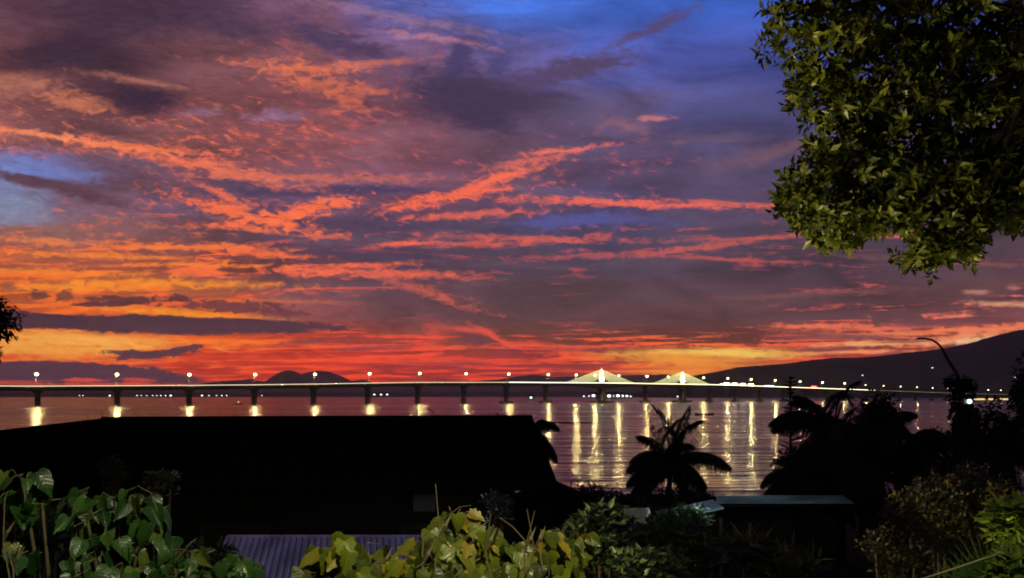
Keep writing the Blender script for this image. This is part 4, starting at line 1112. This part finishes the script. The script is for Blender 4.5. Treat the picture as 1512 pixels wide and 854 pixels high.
# creeper on the lamp post
cv_ = empty('climbing_creeper', (pp.x, pd-.02, gz-.1)); H0 = Vector(cv_.location)
m = MB(); r = random.Random(3)
for (px, py, rx, ry, n) in ((1415,566,13,13,90),(1408,562,8,6,40),(1428,568,9,7,50),(1418,590,11,16,120),(1421,615,15,20,160),(1424,645,20,20,200),(1434,600,5,16,40)):
    c = P(px, py, pd); s = pd/F
    clump_leaves(m, c, (rx*1.3*s, .3, ry*s), int(n*1.5), .17, .12, 0, .6, .5, None, r)
loc(m).build('foliage', LM['dark'], cv_)
m = MB(); m.tube([(pp.x,pd-.15,gz-.1),(pp.x+.12,pd-.15,6.5),(pp.x-.1,pd-.14,8.0)], .03, 5); loc(m).build('stem', M['bark'], cv_)
tag(cv_, 'dense black creeper wrapped around the unlit lamp post', 'creeper')

# -------- vines near the camera
def vine(name, seeds, label, m, L, seed, stalks=6, cat='vine', yaw=None):
    "seeds: (px,py,depth,rx,ry,n) masses of hanging leaves"
    d0 = seeds[0][2]; c0 = P(seeds[0][0], seeds[0][1], d0); gz = ground_z(c0.x, d0)
    o = empty(name, (c0.x, d0, gz)); global H0; H0 = Vector(o.location); r = random.Random(seed)
    lv = MB(); lv.smooth = True; st = MB()
    root = Vector((c0.x, d0+.1, gz-.05))
    for (px, py, d, rx, ry, n) in seeds:
        c = P(px, py, d); s = d/F; a = Vector((rx*s, .5*(rx+ry)*s*.8+.05, ry*s))
        st.tube([root+Vector((r.uniform(-.2,.2),0,0)), (root+c)/2+Vector((r.uniform(-.1,.1),.1,-.1)), c], [.014,.010,.006], 6)
        for _ in range(int(n*(1.05 if m == 'vine2' else .9))):
            v = rv(r); v = v if r.random() < .4 else v.normalized()*r.uniform(.7,1)
            p = c+Vector((v.x*a.x, v.y*a.y, v.z*a.z))
            dn = Vector((v.x*.55+r.uniform(-.5,.5), -.35+r.uniform(-.3,.3), -.75+r.uniform(-.3,.45)))
            nn = Vector((r.uniform(-.9,.9)+v.x*.4, -.65+r.uniform(-.5,.5), .7+r.uniform(-.5,.4)))
            k = r.uniform(.55,1.15)
            leaf(lv, p, dn, nn, L*k, L*k*(.84 if m == 'vine2' else .66)*r.uniform(.97,1.1), 1, r.uniform(.1,.5))
            b = p+Vector((r.uniform(-.03,.03), .05, r.uniform(-.01,.015)))
            st.tube([c.lerp(p, .55)+Vector((0,.03,0)), b, p], .002, 4)
    loc(lv).build('foliage', LM[m], o); loc(st).build('stem', M['stem'], o)
    for i in range(max(1, stalks//2)):
        sk = MB()
        px, py, d, rx, ry, n = seeds[i % len(seeds)]
        a = P(px+r.uniform(-rx,rx), py+r.uniform(0,ry), d-.15); b = a+Vector((r.uniform(-.12,.12), r.uniform(-.05,.05), r.uniform(.03,.11)))
        sk.tube([a, (a+b)/2+Vector((r.uniform(-.02,.02),0,.02)), b], [.0022,.002,.001], 5)
        loc(sk).build('tendril', M['tendril'], o)
    return tag(o, label, cat)
V1 = [(32,706,3.3,30.6,22.1,10),(20,741,3.3,25.2,22.1,7),(62,746,3.3,16.2,17,5),(18,821,3,23.4,20.4,9),(110,844,3,36,18.7,10)]
V2 = [(128,764,3.4,28.8,30.6,16),(210,751,3.5,30.6,23.8,15),(170,741,3.6,36,18.7,11),(225,796,3.4,27,25.5,11),(150,806,3.3,36,20.4,14),(190,848,3.1,45,17,16),(110,741,3.5,16.2,17,5)]
V3 = [(275,824,3.2,30.6,25.5,16),(258,841,3.1,36,18.7,10),(345,841,3.1,37.8,22.1,15),(320,856,3,45,11.9,10)]
V4 = [(500,814,3,36,22.1,16),(470,841,3,34.2,17,13),(530,844,2.9,36,17,14),(560,828,3,21.6,18.7,7)]
V5 = [(672,766,3.1,23.4,17,9),(645,806,3,41.4,25.5,17),(700,801,3,39.6,28.9,20),(610,841,2.8,36,18.7,10),(740,826,3,36,25.5,17),(690,848,2.8,54,13.6,17)]
V6 = [(800,806,3.1,32.4,22.1,13),(830,831,3.1,36,23.8,17),(780,848,2.9,45,13.6,13),(855,806,3.2,21.6,20.4,7)]
vine('climbing_vine', V1, 'green vine with drooping leaves at the west edge of the bank', 'vine', .095, 1, 3)
vine('climbing_vine', V2, 'dense green vine mound with drooping lobed leaves below the house', 'vine', .095, 2, 4)
vine('climbing_vine', V3, 'low dark green vine beside the violet shed roof', 'vine', .085, 3, 3)
vine('climbing_vine', V4, 'yellow-green vine growing across the violet shed roof', 'vine2', .088, 4, 3)
vine('climbing_vine', V5, 'tall yellow-green vine with pale stalks in the bottom middle', 'vine2', .09, 5, 7)
vine('climbing_vine', V6, 'yellow-green vine thinning out toward the dark garden', 'vine2', .08, 6, 6)
# tall pale grass stalks among the vines
for i, (px, py, h, dx_) in enumerate(((643,715,.0,6),(725,757,.28,-3),(778,752,.34,4),(790,754,.22,16),(7,735,.5,-10),(12,812,.28,-8),(560,812,.2,10),(636,800,.2,14))):
    a = P(px-dx_, 870, 2.8); b = P(px, py, 2.8); r = random.Random(i)
    o = MB(); mid = (a+b)/2+Vector((r.uniform(-.03,.03),0,0))
    b0 = Vector((a.x, 2.8, ground_z(a.x, 2.8)-.02))
    o.tube([b0, a, mid, b], [.0035,.003,.0028,.0015], 6); leaf(o, mid, Vector((.4,-.2,.8)), Vector((0,-1,0)), .08, .010, 2, .3)
    H0 = b0; s_ = loc(o).build('plant_stalk', M['tendril']); s_.location = b0
    tag(s_, 'pale upright plant stalk among the vines, %s from the left' % nth[[4,5,6,7,0,1,2,3][i]], 'stalk', 'pale stalks among the vines')

# -------- shrubs and dim garden plants
def shrub(px, py, d, rx, ry, n, L, m, label, kind=0, name='shrub', group=None, ratio=.42, hang=.1, stalk=True):
    c = P(px, py, d); s = d/F; gz = ground_z(c.x, d); global H0
    o = empty(name, (c.x, d, gz-.05)); H0 = Vector(o.location); r = random.Random(int(px*3+py*5))
    lv = MB(); st = MB()
    for i in range(9):
        v = rv(r); q = c+Vector((v.x*rx*s*.7, v.y*rx*s*.6, v.z*ry*s*.7))
        st.tube([(c.x+v.x*.1, d, gz-.1), ((c.x+q.x)/2, (d+q.y)/2, (gz+q.z)/2+.1), tuple(q)], [.03,.02,.008], 5)
        for k in range(max(1, n//9)):
            w = rv(r); p = q+Vector((w.x*rx*s*.45, w.y*rx*s*.45, w.z*ry*s*.45))
            if r.random() < .3:
                rosette(lv, p, Vector((v.x*.4, -.3, 1))+rv(r)*.4, 5, L, L*ratio, r)
            else: leaf(lv, p, (w*.6+rv(r)*.6+Vector((0,-.1,.5-hang))), Vector((0,-.6,.8))+rv(r)*.6, L*r.uniform(.6,1.2), L*ratio, kind, .2)
    loc(lv).build('foliage', LM[m], o); loc(st).build('stem', M['bark'], o)
    return tag(o, label, 'shrub', group)
shrub(1395, 770, 7.0, 85, 75, 2400, .048, 'shrub', 'large brownish small-leaved bush in front of the dark trees')
shrub(1325, 815, 6.6, 50, 50, 900, .05, 'shrub', 'reddish-brown bush lower down, beside the dark outbuilding')
shrub(1440, 720, 7.6, 45, 40, 800, .05, 'shrub', 'upper dark olive bush behind the brownish one')
shrub(1505, 790, 5.0, 40, 55, 420, .085, 'green', 'bright yellow-green bush at the east edge of the garden')
shrub(1500, 850, 4.4, 50, 26, 260, .085, 'green', 'low bright green plant under the yellow-green bush')
shrub(1490, 740, 6.0, 26, 30, 160, .08, 'shrub', 'small olive bush above the yellow-green one')
shrub(1120, 825, 9.0, 70, 32, 260, .26, 'shrub', 'long-leaved dim garden plant in front of the outbuilding', 2, 'garden_plant', None, .12, .2)
shrub(1185, 840, 8.5, 30, 20, 90, .22, 'shrub', 'small long-leaved plant beside the dim garden plant', 2, 'garden_plant', None, .12, .2)
shrub(880, 800, 7.5, 70, 45, 500, .12, 'dimgreen', 'dim green bush east of the yellow-green vines')
shrub(985, 810, 9.5, 70, 45, 600, .12, 'dimgreen', 'dark garden bush below the draped pale cloth')
shrub(960, 835, 6.5, 70, 30, 300, .1, 'dimgreen', 'low dark bush at the bottom of the garden')
shrub(1010, 770, 13.0, 40, 22, 500, .12, 'litgreen', 'pale green bush lit by a hidden yard lamp')
shrub(905, 760, 13.5, 34, 16, 260, .12, 'litgreen', 'green bush between the boat shed and the draped cloth')
shrub(735, 748, 12.0, 30, 24, 300, .07, 'pale', 'small plant with pale flecked leaves before the big house')
shrub(162, 698, 11.0, 26, 26, 260, .09, 'dimgreen', 'faint green shrub top against the dark house wall')
shrub(240, 722, 11.0, 28, 26, 240, .08, 'shrub', 'faint brown twiggy shrub against the dark house wall')
shrub(60, 790, 7.5, 60, 34, 300, .12, 'dimgreen', 'dark bush behind the west vines')
shrub(300, 840, 7.0, 60, 30, 200, .12, 'dimgreen', 'dark bush between the west vines and the shed')
# twigs above the roof ridge
for i, (px, py, h) in enumerate(((603,606,9),(616,603,12),(640,607,8))):
    d = 28.6; a = P(px, py, d); r = random.Random(i+50); m = MB(); gz = ground_z(a.x, d)
    m.tube([(0,0,0),(.05,0,a.z-gz-.4),(0,0,a.z-gz)], [.04,.02,.006], 5)
    for j in range(12):
        q = Vector((0,0,a.z-gz-.9*r.random())); m.tube([q, q+Vector((r.uniform(-.3,.3),r.uniform(-.2,.2),r.uniform(.05,.3)))], .008, 4)
    o = m.build('bare_sapling', M['bark']); o.location = (a.x, d, gz)
    tag(o, 'bare twiggy sapling showing above the dark roof ridge, %s from the left' % nth[i], 'sapling', 'bare saplings behind the roof')
# fan palm leaves lower right
fp = P(1440, 872, 4.6); gz2 = ground_z(fp.x, 4.6)
fo = empty('fan_palm', (fp.x, 4.6, gz2)); H0 = Vector(fo.location)
for i, (px, py, tx, ty) in enumerate(((1455,868,1440,800),(1500,872,1475,805),(1425,878,1400,830))):
    m = MB(); b = P(px, py, 4.6); e = P(tx, ty, 4.5); ax = (e-b)
    m.tube([(fp.x+.02*i,4.62,gz2), tuple(b)], .008, 5)
    for j in range(17):
        an = R(-62+j*7.75); d = Vector((ax.x*math.cos(an)+ax.z*math.sin(an), ax.y, ax.z*math.cos(an)-ax.x*math.sin(an)))
        leaf(m, b, d, Vector((.3*math.sin(j*3.1),-1,.4)), ax.length*(1.15-.15*abs(j-8)/8), .018, 2, .12)
    loc(m).build('fan_leaf', LM['green2'], fo)
tag(fo, 'green fan palm with narrow rayed leaves at the bottom of the garden', 'palm')
# bent bamboo stalk
a, m_, b = P(1340,862,3.6), P(1415,838,3.6), P(1476,817,3.6)
m = MB(); gz3 = ground_z(a.x-.3, 3.6); H0 = Vector((a.x-.3, 3.6, gz3)); m.tube([H0, a, m_, b], [.007,.006,.005,.003], 6)
o = loc(m).build('bamboo_stalk', M['tendril']); o.location = H0
tag(o, 'thin pale bent stalk leaning across the dark bush', 'stalk')
# pale cloth hung over a line, tin sheet
pc = P(938, 770, 13); o = MB(); n = 8
gzc = ground_z(pc.x, 13.0)
co_ = empty('hanging_cloth', (pc.x, 13.0, gzc)); z0 = pc.z-gzc
for i in range(n+1):
    for j in range(7):
        u = i/n*2-1; v = j/6
        o.v.append((u*.2*(1+.15*math.sin(v*5)), .05*math.sin(u*7+v*2), z0+.2-v*.38*(1-.25*u*u)))
for i in range(n):
    for j in range(6): o.f.append((i*7+j, i*7+j+1, (i+1)*7+j+1, (i+1)*7+j))
o.smooth = True; cb = o.build('cloth', M['white'], co_); sd = cb.modifiers.new('t', 'SOLIDIFY'); sd.thickness = .006
m = MB(); m.tube([(-.5,.02,0),(-.5,.02,z0+.2),(.5,.02,z0+.2),(.5,.02,0)], .015, 5); m.build('rail', M['wood'], co_)
tag(co_, 'pale cloth draped over a low rail in the garden', 'cloth')
ps = P(1028, 752, 14.5); gzs = ground_z(ps.x, 14.5)
ts = empty('lean_to', (ps.x, 14.5, gzs)); z0 = ps.z-gzs
m = MB(); m.add([(-.55,-.3,z0-.14),(.38,-.3,z0+.06),(.38,.5,z0+.10),(-.55,.5,z0-.10),(-.55,-.3,z0-.16),(.38,-.3,z0+.04),(.38,.5,z0+.08),(-.55,.5,z0-.12)], [(0,1,2,3),(7,6,5,4),(0,4,5,1),(1,5,6,2),(2,6,7,3),(3,7,4,0)])
m.build('roof', M['pale_roof'], ts)
for x in (-.5,.34):
    for y in (-.25,.45): MB().box((x,y,(z0-.1)/2), (.05,.05,z0-.12)).build('post', M['wood'], ts)
tag(ts, 'little lean-to with a tilted pale sheet roof by the lit bush', 'shelter')
# window curtain glimpsed on the house front
pw = P(626, 742, 16.5); 
bo = MB(); bo.box((0,0,0), (.42,.03,.36)); bo2 = bo.build('notice_board', M['greyboard']); bo2.location = (pw.x, 16.58, pw.z)
tag(bo2, 'dim grey board fixed to the dark house wall', 'board')

# ---------------------------------------------------------------- lamps and added fills near the camera
def light(kind, name, loc_, energy, col_, size=.15, rot=None, spot=None, blend=.6):
    l = bpy.data.lights.new(name, kind); l.energy = energy; l.color = col_; l.shadow_soft_size = size
    o = bpy.data.objects.new(name, l); coll.objects.link(o); o.location = loc_
    if rot is not None:
        d = Vector(rot)-Vector(loc_); o.rotation_euler = d.to_track_quat('-Z', 'Y').to_euler()
        l.spot_size = R(spot); l.spot_blend = blend
    return o
light('SPOT', 'porch_lamp', (.7,1.2,9.8), LAMP_E, (1,.88,.6), .08, (-.5,3.2,6.9), 110, .5)
light('SPOT', 'tree_lamp', (-3.3,4.9,6.3), TREE_E, (1,.86,.40), .1, (4.2,8.0,9.9), 52, .6)  # unseen lamp set low on the left to light the tree crown
light('SPOT', 'crown_fill', (2.2,4.6,6.2), 260, (1,.86,.45), .1, (4.8,8.0,9.9), 60, .8)  # added unseen fill for the dim inside of the crown
light('SPOT', 'garden_lamp', (6.6,2.2,9.4), GARDEN_E, (1,.84,.5), .06, (3.6,6.0,7.0), 60, .8)
light('SPOT', 'shed_roof_fill', (-3.6,7.4,9.6), 300, (.86,.9,1), .1, (-2.6,11.0,5.6), 62, .7)  # unseen spot added to brighten the violet shed roof
light('POINT', 'yard_light', (4.3,16.4,6.3), YARD_E, (.75,.95,1), .08)
light('POINT', 'lean_to_light', (3.1,13.3,6.75), YARD_E*.8, (.75,.98,1), .05)
